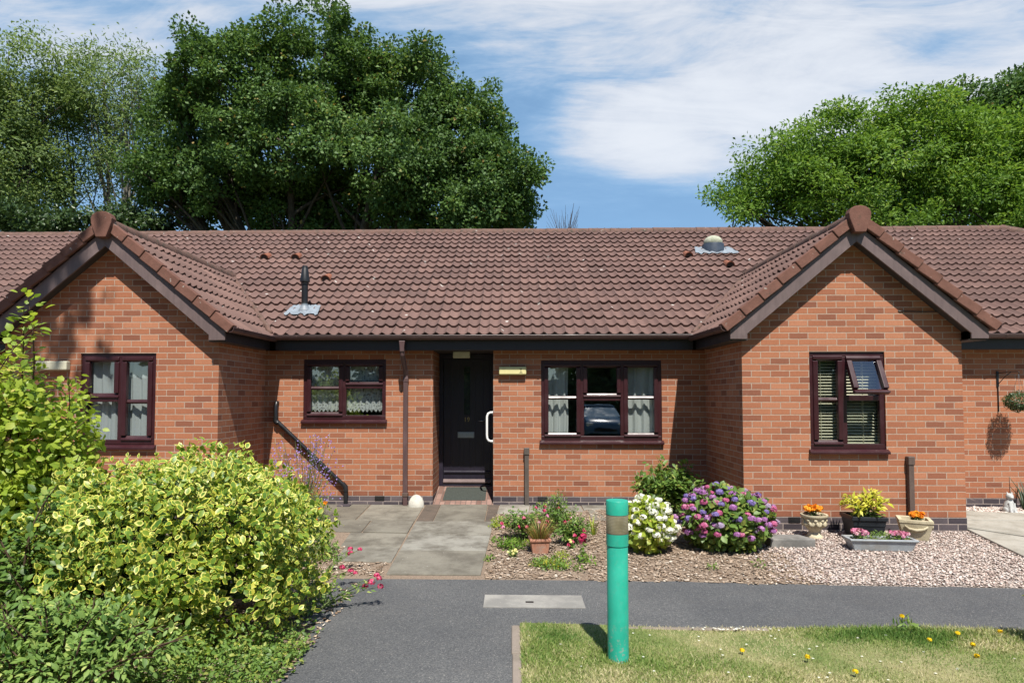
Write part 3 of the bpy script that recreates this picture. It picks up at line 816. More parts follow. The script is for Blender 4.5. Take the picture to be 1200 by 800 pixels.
# main roof: y_eave -.30, pitch 30 degrees
EY, EZ, TAN = -.30, 2.262, math.tan(R(30))
RY = 4.27; RZ = EZ + TAN * (RY - EY)
def tile_slope(mb, origin, sdir, tdir, width, length, gauge, roll, clip=None, seg=6, amp=.024, lift=.038, s0=0.0, first=0.0):
    """wavy interlocking tiles: each course laps over the one below"""
    o = Vector(origin); S = Vector(sdir).normalized(); T = Vector(tdir).normalized(); Nn = S.cross(T).normalized()
    if Nn.z < 0: Nn = -Nn
    nr = int(math.ceil(length / gauge)); ns = int(math.ceil(width / roll * seg))
    ds = width / ns
    prof = []
    for i in range(ns + 1):
        ph = ((i * ds + s0) / roll) % 1.0
        prof.append(amp * (math.cos(2 * math.pi * ph) * .8 + .25 * math.cos(4 * math.pi * ph)))
    for j in range(nr):
        t0, t1 = j * gauge - .012, min((j + 1) * gauge + .02, length)
        jit = random.uniform(-.002, .002)
        rows = []
        for (t, hh, vv) in ((t0 + .008, lift - .026, j + .02), (t0, lift - .016, j + .02), (t0, lift, j + .03), (t0 + .01, lift + .003, j + .06), ((t0 + t1) / 2, lift * .55, j + .5), (t1, .004, j + .98)):
            rows.append((t, hh + jit, vv))
        b = len(mb.v); tj = [(random.gauss(0, .0022), random.gauss(0, .0035)) for _ in range(int(width / (2 * roll)) + 3)]
        for (t, hh, vv) in rows:
            for i in range(ns + 1):
                ja, jb = tj[int((i * ds + s0) / (2 * roll))]; lowe = 1.0 if vv - j < .1 else .3
                p = o + S * (i * ds) + T * (t + jb * lowe) + Nn * (hh + prof[i] + ja * lowe); mb.v.append((p.x, p.y, p.z))
        w = ns + 1
        for r in range(len(rows) - 1):
            tm = (rows[r][0] + rows[r + 1][0]) / 2
            for i in range(ns):
                sm = (i + .5) * ds
                if clip and not clip(sm, tm): continue
                mb.f.append((b + r * w + i, b + r * w + i + 1, b + (r + 1) * w + i + 1, b + (r + 1) * w + i))
                u0, u1 = (i * ds + s0) / (2 * roll), ((i + 1) * ds + s0) / (2 * roll)
                u0 += .5 * (0); 
                mb.u.append([(u0, rows[r][2]), (u1, rows[r][2]), (u1, rows[r + 1][2]), (u0, rows[r + 1][2])]); mb.mi.append(0)

XL, XR = -10.85, 10.0                        # ends of the main ridge
half = RY - EY
ex0, ex1 = XL - half, XR + half
m = MB()
Lm = half / math.cos(R(30))
def clip_main(s, t):
    x = ex0 + s; k = t * math.cos(R(30))
    return ex0 + k < x < ex1 - k
tile_slope(m, (ex0, EY, EZ), (1, 0, 0), (0, math.cos(R(30)), math.sin(R(30))), ex1 - ex0, Lm, .293, .15, clip_main, s0=.05)
# the hip ends and the rear slope
for tri in ([(ex1, EY, EZ - .03), (ex1, RY + half, EZ - .03), (XR, RY, RZ - .03)], [(ex0, RY + half, EZ - .03), (ex0, EY, EZ - .03), (XL, RY, RZ - .03)]): m.face(tri)
m.face([(ex1, RY + half, EZ - .03), (ex0, RY + half, EZ - .03), (XL, RY, RZ - .03), (XR, RY, RZ - .03)])
roof = m.build('roof', M['tile'], house, smooth=True, angle=38)

def half_round(mb, a, b, r, seg=9, th=.015, joint=.45, drop=.35, jit=.004):
    """a run of ridge tiles from a to b"""
    a, b = Vector(a), Vector(b); d = (b - a); n = max(1, round(d.length / joint)); d.normalize()
    side = d.cross(Vector((0, 0, 1))).normalized(); up = side.cross(d).normalized(); L = (b - a).length / n
    for k in range(n):
        p0 = a + d * (k * L + .002); p1 = a + d * ((k + 1) * L - .002); j = random.uniform(-jit, jit)
        vs_ = []
        for p, rr in ((p0, r), (p1, r - .006)):
            for i in range(seg + 1):
                an = -drop + (math.pi + 2 * drop) * i / seg
                vs_.append(p + side * (rr * math.cos(an)) + up * (rr * math.sin(an) + j))
            for i in range(seg, -1, -1):
                an = -drop + (math.pi + 2 * drop) * i / seg
                vs_.append(p + side * ((rr - th) * math.cos(an)) + up * ((rr - th) * math.sin(an) + j))
        w = 2 * (seg + 1)
        f = [(i, (i + 1) % w, w + (i + 1) % w, w + i) for i in range(w)]
        f += [tuple(range(w - 1, -1, -1)), tuple(range(w, 2 * w))]
        mb.poly(vs_, f)

m = MB(); half_round(m, (XL - .1, RY, RZ - .065), (XR + .1, RY, RZ - .065), .125)
m.build('ridge_tiles', M['ridge'], roof, smooth=True, angle=35)
for (xe, sx) in ((XR, 1), (XL, -1)):
    m = MB(); half_round(m, (xe + .05 * sx, RY - .05, RZ - .06), (xe + half * sx, EY, EZ - .05), .12)
    m.build('hip_tiles', M['ridge'], roof, smooth=True, angle=35)

# gable roofs
S40, C40 = math.sin(R(40)), math.cos(R(40))
VY = -1.70                                   # front face of the verge tiles
def gable_roof(c):
    hw = 1.535; ze = 2.215; za = ze + hw * math.tan(R(40)); Ls = hw / C40
    m = MB()
    for sx in (-1, 1):
        tile_slope(m, (c + sx * hw, VY + .04, ze), (0, 1, 0), (-sx * C40, 0, S40), 3.9, Ls, .293, .15, None, s0=.02)
    gr = m.build('gable_roof', M['tile'], house, smooth=True, angle=38)
    m = MB(); half_round(m, (c, VY + .035, za - .04), (c, 2.1, za - .04), .118)
    m.build('ridge_tiles', M['ridge'], gr, smooth=True, angle=35)
    # cap that closes the front end of the ridge
    pr = [(-.062, -.185), (.062, -.185), (.122, -.02), (.128, .04), (.108, .088), (.06, .118), (0, .128), (-.06, .118), (-.108, .088), (-.128, .04), (-.122, -.02)]
    m = MB(); m.prism([(c + a, za - .005 + b) for a, b in pr], 'y', VY - .05, VY + .05)
    m.build('ridge_end_cap', M['verge'], gr, bevel=.008)
    for sx in (-1, 1):
        u = Vector((-sx * C40, 0, S40)); nn = Vector((sx * S40, 0, C40)); o = Vector((c + sx * (hw + .02), 0, ze - .015))
        n = 7; gl = (Ls - .03) / n
        for k in range(n):
            a, b = k * gl, (k + 1) * gl + .02
            l0, l1 = .016, .0
            m = MB()
            # the folded block: a face that hangs over the board and a top that laps the slope
            def P(t, h, y): 
                q = o + u * t + nn * h; return (q.x, y, q.z)
            vs_ = [P(a, -.055 + l0, VY - l0), P(b, -.055 + l1, VY - l1), P(b, .058 + l1, VY - l1), P(a, .058 + l0, VY - l0),
                   P(a, -.055 + l0, VY + .028), P(b, -.055 + l1, VY + .028), P(b, .058 + l1, VY + .10), P(a, .058 + l0, VY + .10),
                   P(a, .03, VY + .12), P(b, .01, VY + .12)]
            fs = [(0, 1, 2, 3), (3, 2, 6, 7), (7, 6, 9, 8), (4, 5, 1, 0), (0, 3, 7, 8, 4), (1, 5, 9, 6, 2), (4, 8, 9, 5)]
            if sx > 0: fs = [tuple(reversed(f)) for f in fs]
            m.poly(vs_, fs)
            m.build('verge_tile', M['verge'], gr, bevel=.008)
    # barge boards with boxed feet
    for sx in (-1, 1):
        top0, bot0 = za - .068, za - .278
        xf, xi = hw - .055, hw - .252
        zf = 2.085
        s = math.tan(R(40))
        poly = [(c, top0), (c, bot0), (c + sx * xi, bot0 - xi * s + .0), (c + sx * xi, zf), (c + sx * xf, zf), (c + sx * xf, top0 - xf * s)]
        m = MB(); m.prism(poly, 'y', -1.66, -1.635)
        bo = m.build('bargeboard', M['board'], house, bevel=.003)
        # soffit strip under the verge and eaves box along the side
        m = MB()
        q0, q1 = Vector((c + sx * .02, 0, bot0 + .02)), Vector((c + sx * xi, 0, bot0 - xi * s + .035))
        m.face([(q0.x, -1.636, q0.z), (q1.x, -1.636, q1.z), (q1.x, -1.478, q1.z), (q0.x, -1.478, q0.z)])
        xw = xi - .012
        m.box(min(c + sx * xw, c + sx * (xf - .02)), max(c + sx * xw, c + sx * (xf - .02)), -1.632, -.22, 2.07, 2.082)
        m.build('soffit', M['soffit'], house)
        m = MB(); a = sorted((c + sx * (xf - .018), c + sx * xf)); m.box(a[0], a[1], -1.633, -.235, 2.068, 2.20)
        m.build('fascia', M['board_dark'], house)
    return gr
gable_roof(LC); gable_roof(RC)

# fascia, soffit and gutters
def run_fascia(x0, x1):
    m = MB(); m.box(x0, x1, -.238, -.22, 2.066, 2.235); m.build('fascia', M['board_dark'], house)
    m = MB(); m.box(x0, x1, -.222, -.002, 2.072, 2.084); m.build('soffit', M['soffit'], house)
run_fascia(WL1 + .23, WR0 - .23); run_fascia(WR1 + .23, 14.5); run_fascia(-15.4, WL0 - .23)
def gutter(a, b, seg=9, r=.056):
    a, b = Vector(a), Vector(b); d = (b - a).normalized(); side = d.cross(Vector((0, 0, 1))).normalized()
    if side.y > .5 : side = -side
    m = MB(); vs_ = []
    for p in (a, b):
        for rr in (r, r - .005):
            rng_ = range(seg + 1) if rr == r else range(seg, -1, -1)
            for i in rng_:
                an = math.pi + math.pi * i / seg
                vs_.append(p + side * (rr * math.cos(an)) + Vector((0, 0, rr * math.sin(an) * 1.05)))
    w = 2 * (seg + 1)
    f = [(i, (i + 1) % w, w + (i + 1) % w, w + i) for i in range(w)] + [tuple(range(w - 1, -1, -1)), tuple(range(w, 2 * w))]
    m.poly(vs_, f)
    # rolled lip
    for sgn in (1, -1): m.tube([a + side * r * sgn, b + side * r * sgn], .006, 6)
    go = m.build('gutter', M['gutter'], house, smooth=True, angle=40)
    L = (b - a).length; k = .35
    while k < L:
        p = a + d * k; mm = MB(); q = []
        for dd in (-.011, .011):
            for i in range(seg + 1):
                an = math.pi + math.pi * i / seg
                q.append(p + d * dd + side * ((r + .005) * math.cos(an)) + Vector((0, 0, (r + .005) * math.sin(an) * 1.05)))
        n = seg + 1
        mm.poly(q, [(i, i + 1, n + i + 1, n + i) for i in range(seg)])
        mm.build('gutter_bracket', M['gutter'], go, smooth=True)
        k += random.choice((.86, .92, .8))
    return go
GZ = 2.262
gutter((WL1 + .215, -.295, GZ), (WR0 - .235, -.295, GZ)); gutter((WR1 + .24, -.295, GZ), (10, -.295, GZ)); gutter((-12, -.295, GZ), (WL0 - .25, -.295, GZ))
gutter((LC + 1.548, -1.70, 2.232), (LC + 1.548, -.25, 2.242)); gutter((RC - 1.548, -1.70, 2.232), (RC - 1.548, -.25, 2.242))
gutter((RC + 1.548, -1.70, 2.232), (RC + 1.548, -.25, 2.242)); gutter((LC - 1.548, -1.70, 2.232), (LC - 1.548, -.25, 2.242))

# downpipe by the door: hopper outlet, swan neck, pipe
m = MB()
m.prism([(-1.585, 2.19), (-1.500, 2.19), (-1.512, 2.10), (-1.512, 2.04), (-1.573, 2.04), (-1.573, 2.10)], 'y', -.335, -.262)
m.tube([(-1.543, -.295, 2.05), (-1.543, -.285, 2.0), (-1.532, -.10, 1.80), (-1.530, -.052, 1.72), (-1.530, -.050, 1.66)], .034, 10)
m.box(-1.562, -1.498, -.082, -.018, -.13, 1.70)
m.box(-1.567, -1.493, -.087, -.006, 1.62, 1.68)
dp = m.build('downpipe', M['gutter'], house, bevel=.006)
m = MB(); m.box(-1.57, -1.49, -.089, -.004, .0, .05); m.build('pipe_foot', M['pipe_brown'], dp, bevel=.004)

# waste pipe falling across the wall to the gully
m = MB()
m.tube([(-3.40, .03, 1.33), (-3.40, -.035, 1.32), (-3.40, -.055, 1.28), (-3.40, -.055, 1.10), (-3.385, -.055, 1.065), (-2.41, -.055, .155), (-2.385, -.055, .12), (-2.380, -.055, .08), (-2.380, -.055, -.12)], .030, 12)
m.tube([(-3.40, -.055, 1.12), (-3.40, -.055, 1.06), (-3.37, -.055, 1.035)], .037, 12); m.tube([(-2.43, -.055, .18), (-2.383, -.055, .13), (-2.38, -.055, .07)], .037, 12)
wp = m.build('waste_pipe', M['black_pl'], house, smooth=True, angle=40)
m = MB(); m.box(-2.47, -2.29, -.20, -.008, -.14, -.105); m.build('gully', M['plinth'], house, bevel=.01)

for (x, y, z1, z0, mt) in ((.195, 0, .69, -.13, 'pipe_grey'), (4.652, -DW, .715, -.17, 'pipe_brown')):
    m = MB(); m.box(x - .030, x + .030, y - .062, y - .003, z0, z1 - .09)
    pc = m.build('pipe_cover', M[mt], house, bevel=.005)
    m = MB(); m.box(x - .038, x + .038, y - .072, y - .002, z1 - .10, z1); m.build('pipe_cap', M[mt], pc, bevel=.008)
for (x, y) in ((-1.905, 0), (.42, 0), (3.31, -DW), (-4.0, -DW)):
    m = MB(); m.box(x - .068, x + .068, y - .012, y + .05, -.068, -.004)
    for i in range(5):
        m.box(x - .060, x + .060, y - .016, y - .011, -.062 + i * .0115, -.058 + i * .0115)
    m.build('air_brick', M['black_pl'], house, bevel=.002)
m = MB(); m.tube([(4.575, -1.486, 2.430), (4.60, -1.492, 2.424), (4.75, -1.490, 2.420), (4.9, -1.49, 2.416), (5.06, -1.49, 2.42)], .0065, 6); m.build('cable', M['black_pl'], house)

# windows
def window(y, X0, X1, Z0, Z1, mulls, lights, sill=True):
    """frame with mullions; lights: per bay 'case' (sash with a bar), 'vent' (top sash over fixed), 'open' (top sash swung out)"""
    yo = y + .018; F = .058; fd = .07
    m = MB()
    m.box(X0, X1, yo, yo + fd, Z1 - F, Z1); m.box(X0, X1, yo, yo + fd, Z0, Z0 + F)
    for a, b in ((X0, X0 + F), (X1 - F, X1)): m.box(a, b, yo, yo + fd, Z0 + F, Z1 - F)
    for x in mulls: m.box(x - .03, x + .03, yo, yo + fd, Z0 + F, Z1 - F)
    edges = [X0 + F] + [v for x in mulls for v in (x - .03, x + .03)] + [X1 - F]
    bays = [(edges[2 * i], edges[2 * i + 1]) for i in range(len(mulls) + 1)]
    todo = []
    for (a, b), (kind, zb) in zip(bays, lights):
        lo, hi = Z0 + F, Z1 - F
        if kind == 'case':
            todo.append(('sash', a, b, lo, hi, zb, 0))
        else:
            m.box(a, b, yo, yo + fd, zb - .03, zb + .03)
            todo.append(('fixed', a, b, lo, zb - .03, None, 0)); todo.append(('sash', a, b, zb + .03, hi, None, 25 if kind == 'open' else 0))
    w = m.build('window', M['frame'], house, bevel=.006)
    for kind, a, b, lo, hi, bar, ang in todo:
        if kind == 'sash':
            s = .048; o = .012; ys_, ye = yo - .016, yo + .045
            A, B, LO, HI = a - o, b + o, lo - o, hi + o
            m = MB()
            # bevelled sash members
            m.prism([(ye, HI), (ye, HI - s - o), (yo + .020, HI - s - o), (ys_, HI - s + .006), (ys_, HI)], 'x', A, B); m.prism([(ye, LO), (ys_, LO), (ys_, LO + .026), (yo + .001, LO + .030), (yo + .018, LO + s + o), (ye, LO + s + o)], 'x', A, B)
            for (p, q) in ((A, A + s + o), (B - s - o, B)): m.box(p, q, ys_, ye, LO + s + o, HI - s - o)
            if bar: m.prism([(ye, bar - .026), (yo + .018, bar - .026), (yo + .001, bar - .012), (yo + .001, bar - .002), (yo + .018, bar + .027), (ye, bar + .026)], 'x', A + s + o - .004, B - s - o + .004)
            gb = (A + s + o, B - s - o, LO + s + o, HI - s - o)
        else:
            m = None; gb = (a, b, lo, hi); ye = yo + .045
        gm = MB(); yg = yo + .022
        spans = [(gb[2], gb[3])] if not bar else [(gb[2], bar - .026), (bar + .026, gb[3])]
        for (z0, z1) in spans:
            gm.face([(gb[0], yg, z0), (gb[1], yg, z0), (gb[1], yg, z1), (gb[0], yg, z1)])
        if ang:
            piv = Vector((0, yo - .01, HI)); rot = Matrix.Rotation(R(-ang), 4, 'X')
            for mb in (m, gm): mb.v = [tuple(piv + rot @ (Vector(p) - piv)) for p in mb.v]
        if m: m.build('sash', M['frame'], w, bevel=.009)
        gm.build('pane', M['glass'], w)
    if sill:
        m = MB(); m.prism([(y + .05, Z0 - .002), (y + .05, Z0 - .045), (y - .050, Z0 - .058), (y - .050, Z0 - .030), (y + .0, Z0 - .002)], 'x', X0 - .022, X1 + .022)
        m.build('sill', M['frame'], w, bevel=.004)
    return w
window(0, W1[0], W1[1], 1.087, W1[3], [-2.435], [('case', 1.537), ('vent', 1.56)])
window(0, W2[0], W2[1], .795, W2[3], [.986, 1.562], [('case', 1.398), ('vent', 1.385), ('case', 1.398)])
window(-DW, W3[0], W3[1], .795, W3[3], [3.935], [('case', 1.378), ('open', 1.395)])
window(-DW, W4[0], W4[1], .83, W4[3], [-4.80], [('vent', 1.378), ('case', 1.352)])

# front door in its recess
m = MB(); fx0, fx1 = DOOR[0] + .002, DOOR[1] - .002
m.box(fx0, fx0 + .06, DY - .03, DY + .045, .03, 2.07); m.box(fx1 - .06, fx1, DY - .03, DY + .045, .03, 2.07); m.box(fx0 + .06, fx1 - .06, DY - .03, DY + .045, 2.0, 2.07)
m.box(fx0 + .06, fx1 - .06, DY - .04, DY + .045, .03, .06)
dx0, dx1 = fx0 + .063, fx1 - .063
gx0, gx1, gz0, gz1 = -.762, -.668, 1.13, 1.88
yd = DY + .012
for q in ((dx0, gx0, .065, 1.995), (gx1, dx1, .065, 1.995), (gx0, gx1, .065, gz0), (gx0, gx1, gz1, 1.995)): m.box(q[0], q[1], yd, yd + .044, q[2], q[3])
for i in range(5):                                      # the vertical boarding
    x = dx0 + (i + 1) * (dx1 - dx0) / 6
    if gx0 - .03 < x < gx1 + .03: continue
    m.box(x - .012, x + .012, yd - .004, yd - .0005, .30, 1.93)
door = m.build('door', M['door'], house, bevel=.003)
m = MB(); m.box(gx0 - .012, gx1 + .012, yd - .006, yd - .001, gz0 - .012, gz1 + .012); m.build('glazing_bead', M['door'], door)
m = MB(); m.face([(gx0, yd - .008, gz0), (gx1, yd - .008, gz0), (gx1, yd - .008, gz1), (gx0, yd - .008, gz1)]); m.build('door_glass', M['glass'], door)
m = MB(); m.box(-.86, -.60, yd - .012, yd - .001, .775, .865); m.box(-.845, -.615, yd - .018, yd - .012, .79, .85); m.build('letterbox', M['steel'], door, bevel=.004)
m = MB(); m.prism([(yd - .001, .27), (yd - .02, .255), (yd - .02, .235), (yd - .001, .225)], 'x', dx0 + .01, dx1 - .01); m.build('weather_bar', M['door'], door, bevel=.002)
m = MB(); m.prism([(yd - .001, .14), (yd - .045, .105), (yd - .045, .085), (yd - .001, .07)], 'x', dx0, dx1); m.build('weather_bar', M['board'], door, bevel=.003)
m = MB(); m.tube([(-.44, yd, 1.04), (-.44, yd - .045, 1.04), (-.53, yd - .05, 1.04)], .010, 8); m.build('lever_handle', M['steel'], door, smooth=True)
def text(body, name, size, loc, mt, parent, depth=.002, rot=(R(90), 0, 0)):
    c = bpy.data.curves.new(name, 'FONT'); c.body = body; c.size = size; c.extrude = depth; c.align_x = 'CENTER'; c.align_y = 'CENTER'
    tmp = bpy.data.objects.new(name + '_tmp', c)
    me = bpy.data.meshes.new_from_object(tmp); bpy.data.objects.remove(tmp); bpy.data.curves.remove(c)
    me.transform(Matrix.Translation(Vector(loc)) @ Matrix.Rotation(rot[0], 4, 'X'))
    if not me.uv_layers: me.uv_layers.new(name='UVMap')
    return link(me, name, mt, parent)
text('19', 'door_number', .098, (-.717, yd - .006, 1.055), M['brass'], door)
# threshold of paviors that ramps up to the door
m = MB()
v = [(DOOR[0], -.012, -.122), (DOOR[1], -.012, -.122), (DOOR[1], DY - .02, .035), (DOOR[0], DY - .02, .035)]
m.face(v, [(-.012, DOOR[0]), (-.012, DOOR[1]), (.8, DOOR[1]), (.8, DOOR[0])])
m.face([(DOOR[0], -.012, -.3), (DOOR[1], -.012, -.3), (DOOR[1], -.012, -.122), (DOOR[0], -.012, -.122)])
m.build('threshold', M['pavior'], house)
m = MB(); m.box(DOOR[0], DOOR[1], .0, DY + .05, 2.078, 2.09); m.build('recess_ceiling', M['soffit'], house)

# white grab handle on the right jamb, cream lights
m = MB()
hp = [(-.283, .07, 1.185), (-.325, .065, 1.185), (-.355, .06, 1.17), (-.372, .06, 1.13), (-.374, .06, 1.05), (-.374, .06, .86), (-.370, .06, .815), (-.350, .06, .785), (-.32, .065, .772), (-.283, .07, .772)]
m.tube(hp, .016, 12); m.lathe([(.034, -.003), (.034, .003)], (0, 0, 0), 12)
for i in range(24): pass
gh = MB(); gh.tube(hp, .0165, 12)
for z in (1.185, .772): gh.tube([(-.283, .07, z), (-.291, .07, z)], .036, 14)
gh.build('grab_handle', M['white_pl'], house, smooth=True, angle=50)
m = MB(); m.box(-.885, -.635, .24, .34, 1.985, 2.077); m.build('porch_light', M['cream_dull'], house, bevel=.01)
m = MB(); m.box(-.196, .190, -.078, -.001, 1.728, 1.836)
ll = m.build('wall_light', M['cream'], house, bevel=.012)
m = MB(); m.box(-.200, .194, -.03, -.0015, 1.722, 1.842); m.build('light_base', M['brass'], ll, bevel=.003)
text('I', 'light_number', .075, (.115, -.0795, 1.782), M['ink'], ll, .001)
m = MB(); m.box(.093, .137, -.0802, -.0784, 1.752, 1.757); m.box(.095, .133, -.0802, -.0784, 1.806, 1.811); m.build('light_mark', M['ink'], ll)
m = MB(); m.box(-5.80, -5.415, -DW - .078, -DW - .001, 1.735, 1.845); m.build('wall_light', M['cream_dull'], house, bevel=.012)

# things on the roof
def rp(x, y): return Vector((x, y, EZ + TAN * (y - EY)))
NR = Vector((0, -math.sin(R(30)), math.cos(R(30)))); TR = Vector((0, math.cos(R(30)), math.sin(R(30))))
def flashing(c, w, up, down, parent):
    m = MB(); v, f = [], []
    nx, ny = 16, 6
    for j in range(ny + 1):
        t = -down + (up + down) * j / ny
        for i in range(nx + 1):
            s = -w + 2 * w * i / nx
            k = 1 + (.25 if j == 0 else 0) * math.sin(i * 1.7)
            e = .06 * math.sin(i * 2.3 + 1) * (1 if j == 0 else .1)
            h = .052 + .016 * math.cos((c.x + s - ex0 + .05) / .15 * 6.283) * (.9 if j < 2 else .35) + .006 * math.sin(i * 3.1 + j * 2)
            skew = .16 * (t / (up + down))
            v.append(c + Vector((s * (1 - .18 * j / ny) + skew * 0, 0, 0)) + TR * (t + e * .5) + NR * h)
    m.poly(v, [(j * (nx + 1) + i, j * (nx + 1) + i + 1, (j + 1) * (nx + 1) + i + 1, (j + 1) * (nx + 1) + i) for j in range(ny) for i in range(nx)])
    return m.build('flashing', M['lead'], parent, smooth=True)
fb = rp(-3.17, .46)
m = MB(); m.lathe([(.050, -.10), (.050, .10), (.048, .15), (.048, .42), (.062, .425), (.062, .435), (.056, .44), (.060, .455), (.074, .46), (.074, .49), (.066, .53), (.046, .66), (.040, .675), (.040, .70), (.034, .705), (.0, .707)], tuple(fb), 20)
fl = m.build('flue', M['cowl_dark'], house, smooth=True, angle=30)
fl.data.materials[0] = M['black_pl']
m = MB(); m.lathe([(.0515, .04), (.0515, .125)], tuple(fb), 20); m.build('flue_band', M['steel'], fl, smooth=True, angle=30)
m = MB(); m.lathe([(.12, -.02), (.085, .04), (.056, .09), (.054, .10)], tuple(fb), 20); m.build('collar', M['lead'], fl, smooth=True)
flashing(fb, .26, .16, .20, fl)
cb = rp(3.80, 3.00)
m = MB(); m.lathe([(.20, -.12), (.20, .115), (.196, .13)], tuple(cb), 28)
cw = m.build('roof_vent', M['cowl_dark'], house, smooth=True, angle=30)
m = MB(); m.lathe([(.16, .12), (.172, .135), (.172, .175), (.165, .205), (.150, .23), (.12, .262), (.07, .285), (.03, .295), (.0, .297)], tuple(cb), 28); m.build('cowl_cap', M['cowl'], cw, smooth=True, angle=40)
flashing(cb - TR * .1, .40, .22, .17, cw)
for (x, y) in ((-4.66, 2.75), (-4.07, 2.74), (-3.19, 1.70), (3.24, 2.72), (3.83, 2.24)):
    c = rp(x, y); m = MB(); v = []
    n = 12
    for (t, r, hh) in ((-.10, .082, .03), (-.10, .066, .03), (.16, .055, .0), (.24, .02, -.05)):
        for i in range(n + 1):
            an = math.pi * i / n
            v.append(c + Vector((r * math.cos(an), 0, 0)) + TR * t + NR * (hh + r * math.sin(an) * 1.15))
    w = n + 1
    m.poly(v, [(i, i + 1, w + i + 1, w + i) for i in range(n)] + [(i, 2 * w + i, 2 * w + i + 1, i + 1) for i in range(n)] + [(2 * w + i, 3 * w + i, 3 * w + i + 1, 2 * w + i + 1) for i in range(n)])
    for i in range(n + 1):
        pass
    m.poly([tuple(c + TR * (-.090) + NR * (.028 + .074 * math.sin(math.pi * i / n)) + Vector((.068 * math.cos(math.pi * i / n), 0, 0))) for i in range(n + 1)], [tuple(range(n + 1))])  # black face stands in for the shade inside the vent mouth
    o = m.build('vent_tile', [M['terra'], M['black_pl']], house, smooth=True, angle=40)
    o.data.polygons[len(o.data.polygons) - 1].material_index = 1
m = MB(); m.box(-.30, .14, RY + .45, RY + .9, RZ - .6, RZ + .155); ch = m.build('chimney', M['brick'], house)
m = MB(); m.box(-.25, .10, RY + .50, RY + .85, RZ + .155, RZ + .18); m.build('chimney_cap', M['lead'], ch)
# mortar and moss in the two valleys
def valley(c, sx):
    m = MB()
    a = Vector((c - sx * 0 + sx * 1.52, -.30, 2.285)); yv = EY + (3.47 - EZ) / TAN
    b = Vector((c + sx * .10, EY + (3.42 - EZ) / TAN, 3.44))
    pts = []
    for i in range(26):
        t = i / 25; p = a.lerp(b, t); pts.append(p + Vector((random.uniform(-.012, .012), 0, .012 + random.uniform(-.006, .006))))
    m.tube(pts, [.035 + random.uniform(-.008, .01) for _ in pts], 6)
    m.build('valley_mortar', M['ridge'], roof, smooth=True)
valley(LC, 1); valley(RC, -1)

# ------------------------------------------------------------------ curtains and blind
def curtain(x0, x1, y, z0, z1, folds, amp, seed, hem=0.0):
    r = random.Random(seed); nx, nz = int(folds * 10), 14; v = []; uv = []
    ph = [r.uniform(0, 6.28) for _ in range(4)]
    for j in range(nz + 1):
        t = j / nz
        for i in range(nx + 1):
            s_ = i / nx
            w = math.sin(2 * math.pi * folds * s_ + ph[0] + .5 * math.sin(3 * s_ + ph[1])) + .35 * math.sin(2 * math.pi * folds * 2.3 * s_ + ph[2])
            h = hem * (.5 + .5 * math.sin(2 * math.pi * folds * 1.5 * s_ + ph[3])) if j == 0 else 0
            v.append((x0 + (x1 - x0) * s_ + .004 * math.sin(9 * t + ph[1]), y + amp * w * (1 - .35 * t), z0 + (z1 - z0) * t + h)); uv.append((s_ * (x1 - x0) * 1.2, t * (z1 - z0)))
    w = nx + 1
    m = MB(); f = [(j * w + i, j * w + i + 1, (j + 1) * w + i + 1, (j + 1) * w + i) for j in range(nz) for i in range(nx)]
    m.poly(v, f, 0, [[uv[k] for k in q] for q in f])
    return m
G_ = 'white curtains of the wide window'
tag(curtain(.44, .80, .15, .80, 1.93, 3, .028, 1).build('curtain', M['curtain'], smooth=True), 'narrow white curtain drawn to the left side of the wide three-bay window', 'curtain', G_)
tag(curtain(1.66, 2.08, .15, .80, 1.93, 3, .028, 2).build('curtain', M['curtain'], smooth=True), 'white curtain drawn to the right side of the wide three-bay window', 'curtain', G_)
tag(curtain(-5.26, -4.38, -1.36, .83, 1.92, 7, .022, 3).build('net_curtain', M['net'], smooth=True), 'sheer white net curtain filling the left gable window', 'curtain')
tag(curtain(-2.99, -2.44, .14, 1.19, 1.93, 6, .012, 4, .035).build('lace_curtain', M['lace'], smooth=True), 'white lace curtain with scalloped hem in the left half of the small window', 'curtain', 'lace curtains of the small window')
tag(curtain(-2.42, -1.86, .14, 1.19, 1.93, 6, .012, 5, .035).build('lace_curtain', M['lace'], smooth=True), 'white lace curtain with scalloped hem in the right half of the small window', 'curtain', 'lace curtains of the small window')
m = MB(); z = .83
while z < 1.90:
    m.poly([(3.56, -1.375, z - .011), (4.37, -1.375, z - .011), (4.37, -1.338, z + .011), (3.56, -1.338, z + .011), (3.56, -1.375, z - .0095), (4.37, -1.375, z - .0095), (4.37, -1.338, z + .0125), (3.56, -1.338, z + .0125)], [(0, 1, 2, 3), (7, 6, 5, 4), (0, 4, 5, 1), (3, 2, 6, 7), (0, 3, 7, 4), (1, 5, 6, 2)])
    z += .036
for x in (3.7, 4.2): m.box(x - .002, x + .002, -1.377, -1.336, .83, 1.92)
m.box(3.55, 4.38, -1.385, -1.33, 1.90, 1.93)
tag(m.build('venetian_blind', M['slat']), 'cream slatted venetian blind hanging in the right gable window', 'blind')

# ------------------------------------------------------------------ small objects
m = MB()
mx0, mx1 = -1.02, -.40
m.poly([(mx0, .16, -.078), (mx1, .16, -.078), (mx1, DY - .09, .032), (mx0, DY - .09, .032), (mx0, .16, -.090), (mx1, .16, -.090), (mx1, DY - .09, .020), (mx0, DY - .09, .020)],
       [(0, 1, 2, 3), (0, 4, 5, 1), (1, 5, 6, 2), (2, 6, 7, 3), (3, 7, 4, 0), (7, 6, 5, 4)])
M['mat'] = simple('dark_green_grey_coir', (.055, .062, .055), .95, .25, 60, .9, .1, 300)
tag(m.build('doormat', M['mat'], bevel=.003), 'dark grey doormat lying on the brick threshold', 'doormat')

